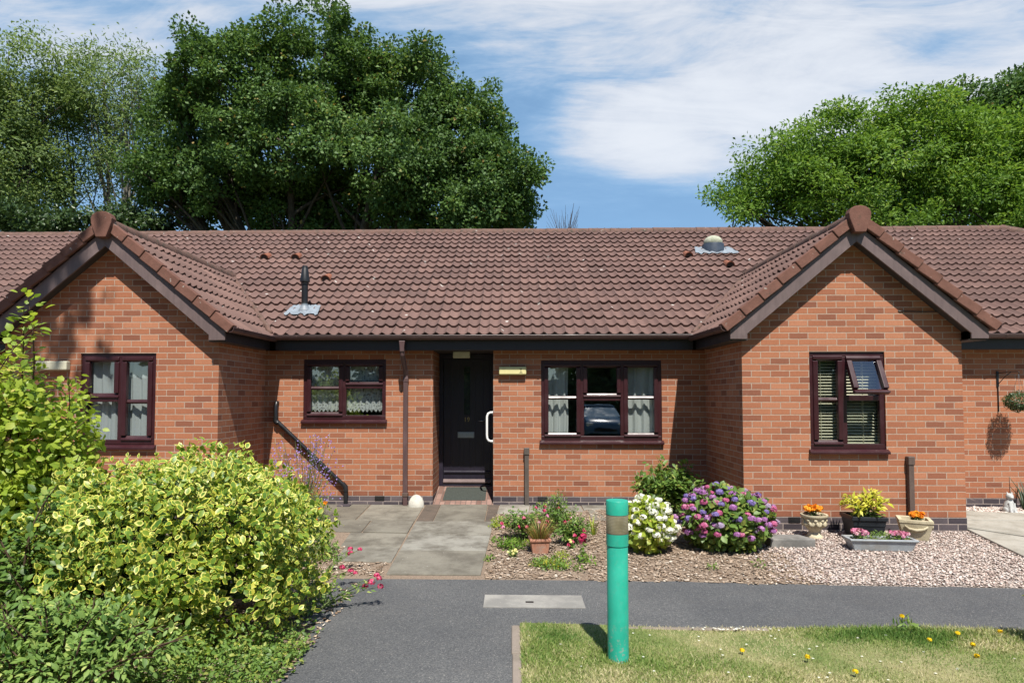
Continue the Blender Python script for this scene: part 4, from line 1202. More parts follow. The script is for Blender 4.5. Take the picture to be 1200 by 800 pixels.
M['green_paint'] = None
t = NT('turquoise_green_paint')
n = t.noise(7, detail=6); sc_ = t.noise(38, detail=8, rough=.75); zz = t.node('ShaderNodeSeparateXYZ'); t.l.new(t.pos(), zz.inputs[0])
col = t.mix(t.maprange(n, .35, .7), (.016, .31, .215), (.027, .385, .275))
low = t.maprange(zz.outputs[2], .02, -.25)
col = t.mix(t.math('MULTIPLY', t.maprange(sc_, .53, .60), t.math('ADD', t.math('MULTIPLY', low, 1.0), .06)), col, (.30, .27, .24))
col = t.mix(t.math('MULTIPLY', t.maprange(t.noise(16, None, 6, .7, 0, (1, 1, .3)), .5, .75), .30), col, (.03, .22, .17))
M['green_paint'] = t.done(t.bsdf(col, t.maprange(n, .3, .7, .36, .52), .45, sc_, .06, .002))
def lens_mat():
    t = NT('weathered_lamp_lens'); zz = t.node('ShaderNodeSeparateXYZ'); t.l.new(t.pos(), zz.inputs[0])
    w = t.math('SINE', t.math('MULTIPLY', zz.outputs[2], 700)); n = t.noise(10, detail=5)
    col = t.mix(t.maprange(n, .35, .7), (.34, .30, .20), (.20, .175, .11))
    p = t.bsdf(col, .18, .5, w, .22, .002); p.inputs['Transmission Weight'].default_value = .35; p.inputs['IOR'].default_value = 1.4
    return t.done(p)
M['lens'] = lens_mat()
bx, by, bz = .661, -5.085, -.25
bol = thing('bollard_light', 'turquoise green round bollard light with a clear lens band standing on the lawn', 'bollard', (bx, by, bz))
m = MB(); m.lathe([(.066, -.12), (.066, .715), (.064, .72)], (bx, by, bz), 36); m.build('post', M['green_paint'], bol, smooth=True, angle=30)
m = MB(); m.lathe([(.058, .715), (.058, .7205), (.0695, .723), (.0695, .797), (.066, .800)], (bx, by, bz), 36); m.build('collar', M['green_paint'], bol, smooth=True, angle=30)
m = MB(); m.lathe([(.060, .800), (.069, .802), (.0695, .807), (.0695, .914), (.0685, .917), (.06, .917)], (bx, by, bz), 36); m.build('lens', M['lens'], bol, smooth=True, angle=30)
m = MB(); m.lathe([(.0, .917), (.070, .917), (.070, .998), (.067, 1.004), (.0, 1.007)], (bx, by, bz), 36); m.build('cap', M['green_paint'], bol, smooth=True, angle=30)
m = MB()
for z_ in (.8005, .9155): m.lathe([(.068, z_ - .002), (.0702, z_ - .0015), (.0702, z_ + .0015), (.068, z_ + .002)], (bx, by, bz), 36)
m.build('seal', M['pipe_brown'], bol, smooth=True, angle=30)

mh = thing('inspection_cover', 'pale rectangular concrete inspection cover set flush in the asphalt path', 'inspection cover', (.165, -3.945, -.243))
m = MB(); x0, x1, y0, y1 = -.235, .567, -4.105, -3.785
sl = (.10, .165, -3.99, -3.95)
for q in ((x0, sl[0], y0, y1), (sl[1], x1, y0, y1), (sl[0], sl[1], y0, sl[2]), (sl[0], sl[1], sl[3], y1)): m.face([(q[0], q[2], -.237), (q[1], q[2], -.237), (q[1], q[3], -.237), (q[0], q[3], -.237)])
for a, b in (((x0, y0), (x1, y0)), ((x1, y0), (x1, y1)), ((x1, y1), (x0, y1)), ((x0, y1), (x0, y0))): m.face([(a[0], a[1], -.26), (b[0], b[1], -.26), (b[0], b[1], -.237), (a[0], a[1], -.237)])
M['cover'] = concrete('cover_concrete', (.25, .24, .22), (.165, .16, .15), False, False)
m.build('cover', M['cover'], mh)
m = MB(); m.box(sl[0], sl[1], sl[2], sl[3], -.262, -.2385); m.build('lifting_slot', M['black_pl'], mh)

def stone(name, c, r, mt, seed, seg=12):
    rr = random.Random(seed); m = MB(); v = []; n = 8
    for j in range(n + 1):
        th = math.pi * j / n
        for i in range(seg):
            a = 2 * math.pi * i / seg; k = 1 + .06 * math.sin(3 * a + seed) * math.sin(th) + .04 * math.sin(5 * a + j)
            v.append((c[0] + r[0] * k * math.sin(th) * math.cos(a), c[1] + r[1] * k * math.sin(th) * math.sin(a), c[2] + r[2] * math.cos(th)))
    m.poly(v, [(j * seg + i, j * seg + (i + 1) % seg, (j + 1) * seg + (i + 1) % seg, (j + 1) * seg + i) for j in range(n) for i in range(seg)])
    return m.build(name, mt, smooth=True)
M['white_stone'] = simple('whitewashed_stone', (.50, .48, .42), .85, .15, 12, .6, dirt=(.35, .32, .26))
tag(stone('stone', (-1.36, -.13, -.125), (.115, .085, .165), M['white_stone'], 3), 'rounded whitish stone on the paving beside the downpipe', 'stone')
m = MB(); m.prism([(2.74, -2.24), (3.22, -2.22), (3.14, -1.98), (2.72, -2.0)], 'z', -.21, -.10)
tag(m.build('concrete_block', M['concrete_grey'], bevel=.012), 'low grey concrete block lying beside the mophead hydrangea', 'block')

# urn with shells and garland
M['cast'] = M['stone_pot']
ux, uy, uz = 3.40, -1.80, -.175
urn = thing('urn_planter', 'cream cast stone urn with a garland standing against the gable plinth', 'urn', (ux, uy, uz))
m = MB(); m.lathe([(.085, 0), (.088, .02), (.075, .035), (.058, .06), (.056, .075), (.078, .10), (.105, .15), (.118, .20), (.122, .225), (.140, .235), (.146, .25), (.142, .265), (.120, .262), (.112, .235), (.0, .23)], (ux, uy, uz), 32)
m.build('bowl', M['cast'], urn, smooth=True, angle=50)
m = MB()
for i in range(10):
    a0 = 2 * math.pi * i / 10
    m.tube([(ux + .112 * math.cos(a0 + t * .62), uy + .112 * math.sin(a0 + t * .62), uz + .205 - .055 * math.sin(math.pi * t)) for t in np.linspace(0, 1, 7)], [.012, .018, .022, .024, .022, .018, .012], 7)
for i in range(10):
    a0 = 2 * math.pi * i / 10; m.lathe([(.0, -.02), (.018, -.012), (.022, 0), (.018, .012), (0, .02)], (ux + .118 * math.cos(a0), uy + .118 * math.sin(a0), uz + .205), 8)
m.build('garland', M['cast'], urn, smooth=True)
m = MB(); m.lathe([(.0, .232), (.112, .232), (.110, .245), (.0, .252)], (ux, uy, uz), 20); m.build('compost', M['soil'], urn)

def square_pot(name, label, cat, c, b, t, h, mt, rim=.012, rot=0, wall=.02, rh=.03, group=None, bevel=.006, ribs=False):
    """tapered rectangular planter: half-sizes at the bottom b and the top t"""
    root = thing(name, label, cat, c, group); cx, cy, cz = c; cr, sr = math.cos(rot), math.sin(rot)
    def P(x, y, z): return (cx + x * cr - y * sr, cy + x * sr + y * cr, cz + z)
    m = MB()
    lv = [(b[0], b[1], 0), (t[0], t[1], h - rh), (t[0] + rim, t[1] + rim, h - rh + .003), (t[0] + rim, t[1] + rim, h), (t[0] - wall, t[1] - wall, h), (t[0] - wall - .004, t[1] - wall - .004, h * .72)]
    v = [P(sx * a, sy * d, z) for a, d, z in lv for sx, sy in ((-1, -1), (1, -1), (1, 1), (-1, 1))]
    f = [(4 * k + i, 4 * k + (i + 1) % 4, 4 * k + 4 + (i + 1) % 4, 4 * k + 4 + i) for k in range(len(lv) - 1) for i in range(4)] + [(3, 2, 1, 0)]
    m.poly(v, f)
    m.build('pot', mt, root, bevel=bevel)
    m = MB(); a, d = t[0] - wall - .003, t[1] - wall - .003; z = h * .80
    m.face([P(-a, -d, z), P(a, -d, z), P(a, d, z), P(-a, d, z)]); m.build('compost', M['soil'], root)
    if ribs:
        mm = MB()
        for k in range(3):
            zz_ = h * (.30 + .18 * k); q = b[0] + (t[0] - b[0]) * zz_ / (h - rh); r_ = b[1] + (t[1] - b[1]) * zz_ / (h - rh)
            mm.poly([P(-q, -r_ - .004, zz_ - .008), P(q, -r_ - .004, zz_ - .008), P(q, -r_ - .004, zz_ + .008), P(-q, -r_ - .004, zz_ + .008), P(-q, -r_ + .01, zz_ - .008), P(q, -r_ + .01, zz_ - .008), P(q, -r_ + .01, zz_ + .008), P(-q, -r_ + .01, zz_ + .008)],
                    [(0, 1, 2, 3), (0, 4, 5, 1), (3, 2, 6, 7), (1, 5, 6, 2), (0, 3, 7, 4)])
        mm.build('moulding', mt, root)
    return root, P
M['black_pot'] = simple('black_plastic_planter', (.016, .019, .023), .4, .2, 12, .05)
M['grey_trough'] = simple('blue_grey_plastic_trough', (.31, .34, .36), .45, .12, 8, .05, dirt=(.26, .25, .22))
M['terracotta'] = simple('dusty_terracotta', (.36, .17, .11), .85, .15, 14, .3, dirt=(.33, .24, .19))
square_pot('square_planter', 'black plastic square planter with a golden leaved shrub against the gable', 'planter', (3.93, -1.83, -.178), (.135, .135), (.175, .165), .27, M['black_pot'], .012, R(-6), .016, .045, ribs=True)
sp_, SP = square_pot('stone_planter', 'cream cast stone square planter with swags below the brown pipe cover', 'planter', (4.51, -1.80, -.178), (.115, .115), (.158, .15), .225, M['cast'], .006, R(-24), .032, .035)
m = MB()
for k in (-1, 1):
    m.tube([SP(x, -.128 - .035 * (z / .2) - .002, z) for x, z in [(-.11, .165), (-.07, .13), (0, .115), (.07, .13), (.11, .165)]] if k < 0 else [SP(.128 + .035 * (z / .2) + .004, y, z) for y, z in [(-.11, .165), (-.07, .13), (0, .115), (.07, .13), (.11, .165)]], [.008, .014, .018, .014, .008], 8)
m.build('swag', M['cast'], sp_, smooth=True)
square_pot('trough', 'low blue grey plastic trough with pink flowers on the gravel', 'trough', (3.86, -2.27, -.195), (.285, .075), (.325, .105), .125, M['grey_trough'], .014, R(-4), .014, .022)
square_pot('terracotta_pot', 'dusty terracotta square pot of tawny grass in the mulch bed', 'pot', (.275, -2.44, -.207), (.080, .078), (.098, .094), .155, M['terracotta'], .012, R(5), .016, .03)

# cat figurine
M['figurine'] = simple('grey_white_figurine', (.42, .43, .42), .7, .2, 22, .3)
cat = thing('cat_figurine', 'small grey stone sitting cat figurine on the pale gravel by the right wall', 'figurine', (6.64, -.36, -.142))
def blob(mb, c, r, seg=12, n=8):
    v = [(c[0] + r[0] * math.sin(math.pi * j / n) * math.cos(2 * math.pi * i / seg), c[1] + r[1] * math.sin(math.pi * j / n) * math.sin(2 * math.pi * i / seg), c[2] + r[2] * math.cos(math.pi * j / n)) for j in range(n + 1) for i in range(seg)]
    mb.poly(v, [(j * seg + i, j * seg + (i + 1) % seg, (j + 1) * seg + (i + 1) % seg, (j + 1) * seg + i) for j in range(n) for i in range(seg)])
m = MB(); c = (6.64, -.36, -.142)
m.lathe([(.060, 0), (.072, .02), (.074, .06), (.064, .11), (.050, .15), (.038, .18), (.036, .195)], c, 16)
for s in (-1, 1):
    m.tube([(c[0] + s * .026, c[1] - .045, c[2] + .14), (c[0] + s * .026, c[1] - .062, c[2] + .05), (c[0] + s * .026, c[1] - .078, c[2] + .012)], [.020, .016, .020], 8)
    blob(m, (c[0] + s * .055, c[1] - .01, c[2] + .045), (.030, .045, .045))
m.tube([(c[0] + .06, c[1] + .03, c[2] + .015), (c[0] + .09, c[1] - .02, c[2] + .015), (c[0] + .06, c[1] - .07, c[2] + .015)], [.016, .014, .009], 8)
m.build('body', M['figurine'], cat, smooth=True, angle=60)
m = MB(); blob(m, (c[0], c[1] - .015, c[2] + .225), (.046, .044, .042)); blob(m, (c[0], c[1] - .052, c[2] + .213), (.022, .018, .016))
for s in (-1, 1): m.poly([(c[0] + s * .040, c[1] - .02, c[2] + .245), (c[0] + s * .012, c[1] - .02, c[2] + .258), (c[0] + s * .034, c[1] - .012, c[2] + .290), (c[0] + s * .026, c[1] + .006, c[2] + .25)], [(0, 1, 2), (1, 3, 2), (3, 0, 2)])
m.build('head', M['figurine'], cat, smooth=True, angle=50)

# ------------------------------------------------------------------ planting helpers
def leafy(name, mt, parent, c, rad, n, leaf, tv=NEAR_V, tf=NEAR_F, shell=(.72, 1.0), lump=.12, wl=.55, up=.35, flat=0.0, seed=1, rnd_bias=0.0, wob=.55, bottom=-1, fn=None, sq=1.0):
    """foliage on the lumpy shell of an ellipsoid; leaves face out and up"""
    r = np.random.default_rng(seed)
    d = nrm(r.normal(size=(int(n * 1.3), 3))); d = d[d[:, 2] > bottom][:n]; n = len(d)
    k = 1 + lump * (np.sin(d[:, 0] * 5 + seed) * np.sin(d[:, 1] * 6 + 2 * seed) + .7 * np.sin(d[:, 2] * 9 + d[:, 0] * 7 + seed) + .4 * np.sin(d[:, 1] * 15 + d[:, 0] * 13))
    s = r.uniform(shell[0], shell[1], n) ** .7 * k
    P = np.array(c) + np.sign(d) * np.abs(d) ** sq * np.array(rad) * s[:, None]
    if fn is not None:
        ok = fn(P); P, d, s = P[ok], d[ok], s[ok]; n = len(P)
    tg = nrm(np.cross(d, r.normal(size=(n, 3))))
    D = nrm(tg * .85 + d * .45 + r.normal(size=(n, 3)) * wob * .5 + np.array([0, 0, up * .6]))
    Nn = nrm(d * .9 + r.normal(size=(n, 3)) * .5 + np.array([.05, -.3, .7]))
    L = leaf * r.uniform(.5, 1.3, n)
    rn = np.clip(r.normal(.5 + rnd_bias, .22, n), 0, 1)
    return scatter_mesh(name, mt, parent, P, D, Nn, L, L * wl * r.uniform(.85, 1.15, n), tv, tf, rn)

def stems(name, mt, parent, base, tips, r0=.006, r1=.002, seg=5, bend=.15, seed=0):
    rr = random.Random(seed); m = MB()
    for t in tips:
        b = Vector(base) + Vector((rr.uniform(-1, 1), rr.uniform(-1, 1), 0)) * .02; t = Vector(t); mid = b.lerp(t, .5) + Vector((rr.uniform(-1, 1), rr.uniform(-1, 1), .6)) * bend * (t - b).length
        pts = [b.lerp(mid, 2 * u) if u < .5 else mid.lerp(t, 2 * u - 1) for u in (0, .25, .5, .75, 1)]
        pts = [b * (1 - u) ** 2 + mid * 2 * u * (1 - u) + t * u * u for u in (0, .25, .5, .75, 1)]
        m.tube(pts, list(np.linspace(r0, r1, 5)), seg, False)
    return m.build(name, mt, parent, smooth=True)

def flower_ball(name, mt, parent, c, r, n=46, size=.02, seed=0, squash=.7):
    q = np.random.default_rng(seed); d = nrm(q.normal(size=(n * 2, 3))); d = d[d[:, 2] > -.45][:n]; n = len(d)
    P = np.array(c) + d * r * np.array([1, 1, squash]) * q.uniform(.85, 1.0, n)[:, None]
    a = nrm(np.cross(d, q.normal(size=(n, 3))))
    Ps, Ds, Ns = [], [], []
    for k in range(4):                                   # four-petalled florets
        an = k * math.pi / 2; b = np.cross(d, a)
        Ps.append(P); Ds.append(a * math.cos(an) + b * math.sin(an) + d * .12); Ns.append(d)
    return scatter_mesh(name, mt, parent, np.concatenate(Ps), np.concatenate(Ds), np.concatenate(Ns), size * .62, size * .62, PETAL_V, PETAL_F, np.tile(q.random(n), 4))

# ------------------------------------------------------------------ shrubs at the front
# big variegated bush
vb = thing('variegated_shrub', 'large rounded shrub with cream edged green leaves beside the path', 'shrub', (-2.32, -4.62, -.25))
cV, rV = (-2.36, -4.62, .30), (.97, .88, .66)
leafy('foliage', M['varieg'], vb, cV, rV, 17500, .054, shell=(.56, 1.05), lump=.115, wl=.66, up=.45, seed=11, bottom=-.72, wob=.75, sq=.95,
      fn=lambda P: (np.sin(P[:, 0] * 7.1 + 2) * np.sin(P[:, 2] * 9.3 + P[:, 1] * 3) + .6 * np.sin(P[:, 0] * 15 + P[:, 2] * 13 + P[:, 1] * 9) + 1.1 * (P[:, 2] - .05)) > -.78)
sh_P, sh_D, sh_N = [], [], []
for k in range(46):                                       # young shoots standing out of the mound
    a = random.uniform(0, 6.28); q_ = random.random() ** .5
    b0 = Vector((-2.36 + .84 * q_ * math.cos(a), -4.62 + .78 * q_ * math.sin(a), .31 + .58 * math.sqrt(max(.05, 1 - q_ ** 3.2)))); dr = Vector((random.gauss(0, .35) + .4 * math.cos(a) * q_, random.gauss(0, .3) - .2, 1)).normalized(); hh = random.uniform(.06, .15)
    for j in range(9):
        u = j / 8; sd_ = dr.cross(Vector((math.cos(j * 1.57), math.sin(j * 1.57), .1))).normalized()
        sh_P.append(b0 + dr * hh * u); sh_D.append(sd_ * .8 + dr * .5); sh_N.append(dr * .8 - sd_ * .3 + Vector((0, -.3, .2)))
scatter_mesh('foliage', M['varieg'], vb, np.array([tuple(p) for p in sh_P]), np.array([tuple(p) for p in sh_D]), np.array([tuple(p) for p in sh_N]), rng.uniform(.03, .055, len(sh_P)), rng.uniform(.02, .034, len(sh_P)), NEAR_V, NEAR_F, np.clip(rng.normal(.6, .2, len(sh_P)), 0, 1))
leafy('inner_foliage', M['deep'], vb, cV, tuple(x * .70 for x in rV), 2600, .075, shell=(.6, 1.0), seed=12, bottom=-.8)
stems('stems', M['twig'], vb, (-2.32, -4.62, -.27), [(-2.32 + .7 * math.cos(a) * s, -4.62 + .65 * math.sin(a) * s, .25 + .5 * (1 - s)) for a, s in [(random.uniform(0, 6.28), random.uniform(.4, 1)) for _ in range(26)]], .016, .005, 6, .1, 4)

# tall lime green shrub behind it at the left edge
def arching_shrub(name, label, cat, base, tips, leafmat_, leaf, per, seed, wl=.7, wood='twig', r0=.012, tv=NEAR_V, tf=NEAR_F, rb=0, spread=.06, group=None, droop=.25, start=.25):
    r = np.random.default_rng(seed); root = thing(name, label, cat, base, group)
    rr = random.Random(seed); m = MB(); Ps, Ds, Ns = [], [], []
    for t in tips:
        b = Vector(base) + Vector((rr.uniform(-1, 1), rr.uniform(-1, 1), 0)) * .10; t = Vector(t); mid = b.lerp(t, .55) + Vector((rr.uniform(-.3, .3), rr.uniform(-.3, .3), droop)) * (t - b).length * .6
        us = np.linspace(0, 1, 8); pts = [b * (1 - u) ** 2 + mid * 2 * u * (1 - u) + t * u * u for u in us]
        m.tube(pts, list(np.linspace(r0, .0025, 8)), 5, False)
        for k in range(per):
            u = start + (1 - start) * (k + rr.random()) / per; u = min(u, 1)
            p = b * (1 - u) ** 2 + mid * 2 * u * (1 - u) + t * u * u; d = ((mid - b) * (1 - u) + (t - mid) * u).normalized()
            s = d.cross(Vector((rr.uniform(-1, 1), rr.uniform(-1, 1), rr.uniform(-1, 1)))).normalized()
            p = p + s * rr.uniform(0, spread)
            Ps.append(p); Ds.append((s * .9 + d * .5 + Vector((0, 0, -.15)))); Ns.append(Vector((rr.uniform(-.5, .5), rr.uniform(-.8, .2), 1)))
    m.build('stems', M[wood], root, smooth=True)
    n = len(Ps); L = leaf * r.uniform(.55, 1.2, n)
    scatter_mesh('foliage', leafmat_, root, np.array(Ps), np.array(Ds), np.array(Ns), L, L * wl, tv, tf, np.clip(r.normal(.5 + rb, .24, n), 0, 1))
    return root
tips = []
rr = random.Random(5)
for k in range(95):
    a = rr.uniform(0, 6.28); s = rr.random() ** .5
    tips.append((-3.98 + .74 * s * math.cos(a), -4.35 + .62 * s * math.sin(a), .55 + 1.12 * (1 - .72 * s * s) * rr.uniform(.45, 1.0) - .25 * (s * math.cos(a) > .2)))
tips += [(-3.32, -4.5, 1.52), (-3.18, -4.4, 1.28), (-3.62, -4.4, 1.98), (-3.68, -4.5, 2.10), (-3.74, -4.4, 2.22), (-3.15, -4.6, 1.0)]
arching_shrub('lime_shrub', 'tall loose shrub with lime green leaves on arching twigs at the left edge', 'shrub', (-3.98, -4.35, -.25), tips, M['lime'], .066, 80, 21, .78, spread=.10)
leafy('inner_foliage', M['lime'], bpy.data.objects['lime_shrub'], (-4.00, -4.32, .78), (.66, .58, .84), 8500, .064, shell=(.60, 1.08), lump=.16, wl=.78, up=.2, seed=24, bottom=-.9, wob=.9)
# darker shrubs in front of it
tips = [(-3.02 + .85 * math.cos(a) * s, -5.05 + .5 * math.sin(a) * s, .0 + .95 * (1 - .6 * s * s) * q) for a, s, q in [(rr.uniform(0, 6.28), rr.random() ** .5, rr.uniform(.5, 1)) for _ in range(80)]]
arching_shrub('bramble_shrub', 'dark green leafy shrub with thin stems in the shade left of the variegated shrub', 'shrub', (-3.02, -5.05, -.25), tips, M['mid'], .062, 48, 22, .62, spread=.09)
tips = [(-2.42 + .78 * math.cos(a) * s, -5.78 + .30 * math.sin(a) * s, -.1 + .52 * (1 - .6 * s * s) * q) for a, s, q in [(rr.uniform(0, 6.28), rr.random() ** .5, rr.uniform(.5, 1)) for _ in range(75)]]
arching_shrub('spreading_shrub', 'low blue green shrub with pointed leaves in the bottom left corner', 'shrub', (-2.45, -5.78, -.25), tips, M['bluegreen'], .048, 62, 23, .52, spread=.08)
# weeds along the foot of the variegated shrub and the path edge
Pw, Dw, Nw = [], [], []
for k in range(1150):
    x = rr.uniform(-2.35, -1.30); y = rr.uniform(-5.62, -4.95) if rr.random() < .8 else rr.uniform(-4.95, -3.6)
    if y > -4.95: x = rr.uniform(-1.75, -1.38)
    if x > path_left(y) - .02 + rr.random() * .06: continue
    h = rr.uniform(.02, .26) * (1 if x < -1.6 else .6)
    for q in range(5):
        Pw.append((x + rr.gauss(0, .03), y + rr.gauss(0, .03), -.25 + h * rr.random())); Dw.append((rr.gauss(0, 1), rr.gauss(0, 1), rr.uniform(.1, .9))); Nw.append((rr.gauss(0, .5), rr.gauss(0, .5) - .3, 1))
n = len(Pw); L = rng.uniform(.018, .042, n)
tag(scatter_mesh('weeds', M['mid'], None, np.array(Pw), np.array(Dw), np.array(Nw), L, L * .55, NEAR_V, NEAR_F, np.clip(rng.normal(.72, .26, n), 0, 1)), 'low tangled weeds along the path edge below the shrubs', 'weeds', kind='stuff')
N = 700; px = rng.uniform(-2.4, -1.33, N); py = rng.uniform(-5.9, -3.5, N)
tag(rocks('dry_leaves', M['chip'], np.stack([px, py, np.full(N, -.240) + rng.random(N) * .01], 1), np.stack([rng.uniform(.015, .05, N), rng.uniform(.01, .03, N), rng.uniform(.002, .006, N)], 1), np.clip(rng.normal(.5, .3, N), 0, 1), 1.0),
    'dead leaves and litter under the shrubs', 'litter', kind='stuff')

# ------------------------------------------------------------------ flowering plants
def hydrangea(name, label, c, rad, heads, mats, nleaf, leaf, seed, leafm='mid', hr=(.04, .06), petal_n=40, group=None, face=-.35, bias=.1):
    q = random.Random(seed); root = thing(name, label, 'hydrangea', (c[0], c[1], gz(c[1])), group)
    leafy('foliage', M[leafm], root, (c[0], c[1], c[2]), rad, nleaf, leaf, shell=(.55, .98), lump=.06, wl=.68, up=.2, seed=seed, bottom=-.85, rnd_bias=bias)
    pts = []
    tries = 0
    while len(pts) < heads and tries < 9000:
        tries += 1
        d = Vector((q.gauss(0, 1), q.gauss(0, 1), q.gauss(0, 1))).normalized()
        if d.z < -.35 or d.y > .5: continue
        p = Vector((c[0] + d.x * rad[0] * 1.02, c[1] + d.y * rad[1] * 1.02, c[2] + d.z * rad[2] * 1.02)); r = q.uniform(*hr); p = p + d * q.uniform(-.05, .03)
        if all((p - a).length > (r + b) * .75 for a, b, _ in pts): pts.append((p, r, d))
    for k, (p, r, d) in enumerate(pts):
        flower_ball('flower_head', M[mats(q, p, c)], root, p, r, petal_n, .024, seed * 100 + k, .72)
    stems('stems', M['stem'], root, (c[0], c[1], gz(c[1]) - .02), [tuple(p - d * .03) for p, r, d in pts[:30]], .006, .003, 5, .05, seed)
    return root
def mixcol(q, p, c):
    x = (p[0] - c[0]); w = q.random()
    if w < .30 - x * .30: return 'p_pink'
    if w < .52 - x * .2: return 'p_mauve'
    if w < .60: return 'p_dull'
    return 'p_blue' if w < .86 else 'p_mauve'
hydrangea('mophead_hydrangea', 'large rounded hydrangea with pink, mauve and violet flower heads in the mulch bed', (2.27, -2.22, .10), (.48, .38, .35), 105, mixcol, 3000, .075, 31, hr=(.028, .048), petal_n=34, bias=.25)
hydrangea('white_hydrangea', 'hydrangea covered in white flower heads directly behind the green bollard', (1.42, -2.36, .05), (.255, .28, .29), 56, lambda q, p, c: 'p_white', 1300, .075, 32, 'lime', (.035, .052), 38)

# leafy shrub in the shade of the corner
tips = [(2.06 + .50 * math.cos(a) * s, -.55 + .3 * math.sin(a) * s, .0 + .64 * (1 - .5 * s * s) * q) for a, s, q in [(rr.uniform(0, 6.28), rr.random() ** .5, rr.uniform(.35, 1)) for _ in range(64)]]
arching_shrub('corner_shrub', 'leafy mid green shrub in the corner under the wide window', 'shrub', (2.08, -.52, gz(-.5)), tips, M['mid'], .080, 34, 41, .55, 'stem', .006, rb=.12, spread=.07)

def fuchsia(label, c, w, h, seed, nfl):
    q = random.Random(seed); z0 = gz(c[1])
    tp = [(c[0] + w * math.cos(a) * s, c[1] + w * .7 * math.sin(a) * s, z0 + h * (1 - .45 * s * s) * k) for a, s, k in [(q.uniform(0, 6.28), q.random() ** .5, q.uniform(.5, 1)) for _ in range(34)]]
    root = arching_shrub('fuchsia', label, 'fuchsia', (c[0], c[1], z0), tp, M['mid'], .038, 34, seed, .6, 'stem', .004, rb=.08, spread=.05, group='fuchsias in the mulch bed')
    for k in range(nfl):
        p = Vector(q.choice(tp)) + Vector((q.uniform(-.05, .05), q.uniform(-.08, .0), q.uniform(-.16, 0)))
        n = 14; d = randdir(n)
        scatter_mesh('flower', M['p_cerise' if q.random() < .75 else 'p_rose'], root, np.array(p) + d * .010, d * .5 + np.array([0, 0, -1.0]), d, .028, .016, PETAL_V, PETAL_F)
fuchsia('fuchsia bush with hanging cerise flowers left of the terracotta pot', (.12, -1.95, 0), .28, .42, 51, 11)
fuchsia('taller fuchsia bush with cerise flowers just behind the terracotta pot', (.50, -1.55, 0), .28, .52, 52, 13)
fuchsia('fuchsia bush with hanging cerise flowers right of the terracotta pot', (.66, -2.10, 0), .24, .36, 53, 8)
def tuft(name, label, cat, c, n, h, w, mt, seed, parent=None, group=None, width=.006, lean=.55):
    q = np.random.default_rng(seed); a = q.random(n) * 6.283; s = q.random(n) ** .6
    P = np.stack([c[0] + w * .35 * s * np.cos(a), c[1] + w * .35 * s * np.sin(a), np.full(n, c[2])], 1)
    D = np.stack([np.cos(a) * s * lean, np.sin(a) * s * lean, np.ones(n)], 1)
    o = scatter_mesh(name, mt, parent, P, D, np.stack([np.cos(a), np.sin(a), np.full(n, .2)], 1), h * q.uniform(.55, 1.1, n), width, BLADE_V, BLADE_F)
    return tag(o, label, cat, group) if parent is None else o
tuft('tawny_grass', 'tuft of tawny red and green grass growing in the terracotta pot', 'ornamental grass', (.275, -2.44, -.09), 240, .26, .22, M['redgrass'], 61, width=.008)
tuft('iris_leaves', 'clump of upright yellow green strap leaves right of the fuchsias', 'plant', (.92, -1.72, gz(-1.7)), 14, .24, .10, M['lime'], 62, width=.016, lean=.35)

def cushion(name, label, c, w, h, mt, n, leaf, seed, group='low plants in the mulch bed', tv=LONG_V, tf=LONG_F, wl=.35):
    o = leafy(name, M[mt], None, (c[0], c[1], gz(c[1]) + h * .15), (w, w * .75, h), n, leaf, tv, tf, (.3, 1.0), .12, wl, .6, seed=seed, bottom=-.15)
    return tag(o, label, 'plant', group)
cushion('cushion_plant', 'yellow green cushion plant close to the right edge of the door path', (-.16, -1.42), .13, .13, 'lime', 420, .035, 71)
cushion('cushion_plant', 'flat green mat plant left of the lemon flowers in the mulch bed', (-.02, -2.28), .17, .09, 'ash', 620, .042, 72)
cushion('cushion_plant', 'thin green plant left of the terracotta pot at the mulch centre', (.16, -2.20), .11, .06, 'lime', 200, .03, 73)
sd = cushion('sedum_plant', 'green sedum turning golden at one end near the path edge', (.36, -2.92), .20, .075, 'sedum', 1300, .034, 74)
cushion('cushion_plant', 'small olive tuft directly below the terracotta pot', (.50, -2.62), .09, .06, 'lime', 200, .03, 75)
for k, (x, y, lab) in enumerate(((-.20, -2.05, 'tiny weed seedling between the yellow green cushion and the lemon flowers'), (.46, -3.05, 'tiny weed seedling in front of the golden sedum'), (.62, -3.06, 'tiny weed seedling between the sedum and the lone cerise flower'), (1.9, -2.98, 'tiny weed seedling in front of the mophead hydrangea'), (2.36, -2.92, 'taller green weed at the foot of the mophead hydrangea'), (-.24, -2.75, 'tiny weed at the corner of the concrete door path'), (.95, -1.3, 'tiny weed behind the strap leaves'))):
    cushion('weed_plant', lab, (x, y), .055, .05 + .02 * (k == 4), 'ash', 60, .035, 80 + k, 'seedling weeds in the mulch bed')
def posy(name, label, c, mt, n, r, h, seed, leaf='mid', group=None, size=.022, cat='flower'):
    q = random.Random(seed); z0 = c[2]; root = thing(name, label, cat, c, group)
    tips_ = []
    for k in range(n):
        a = q.uniform(0, 6.28); s = q.random() ** .5; tips_.append((c[0] + r * s * math.cos(a), c[1] + r * .8 * s * math.sin(a), z0 + h * q.uniform(.6, 1.05)))
    stems('stems', M['stem'], root, c, tips_, .003, .0018, 4, .06, seed)
    leafy('leaves', M[leaf], root, (c[0], c[1], z0 + h * .3), (r * 1.0, r * .85, h * .5), int(60 + 500 * r), .03, shell=(.3, 1), seed=seed, bottom=-.5, wl=.5)
    for k, t in enumerate(tips_[:60]): flower_ball('flower', M[mt], root, t, size * .55, 9, size * .85, seed * 50 + k, .6)
    return root
posy('primula', 'pale lemon flowers low in the mulch left of the sedum', (.0, -2.62, gz(-2.6)), 'p_lemon', 7, .05, .07, 91, 'mid')
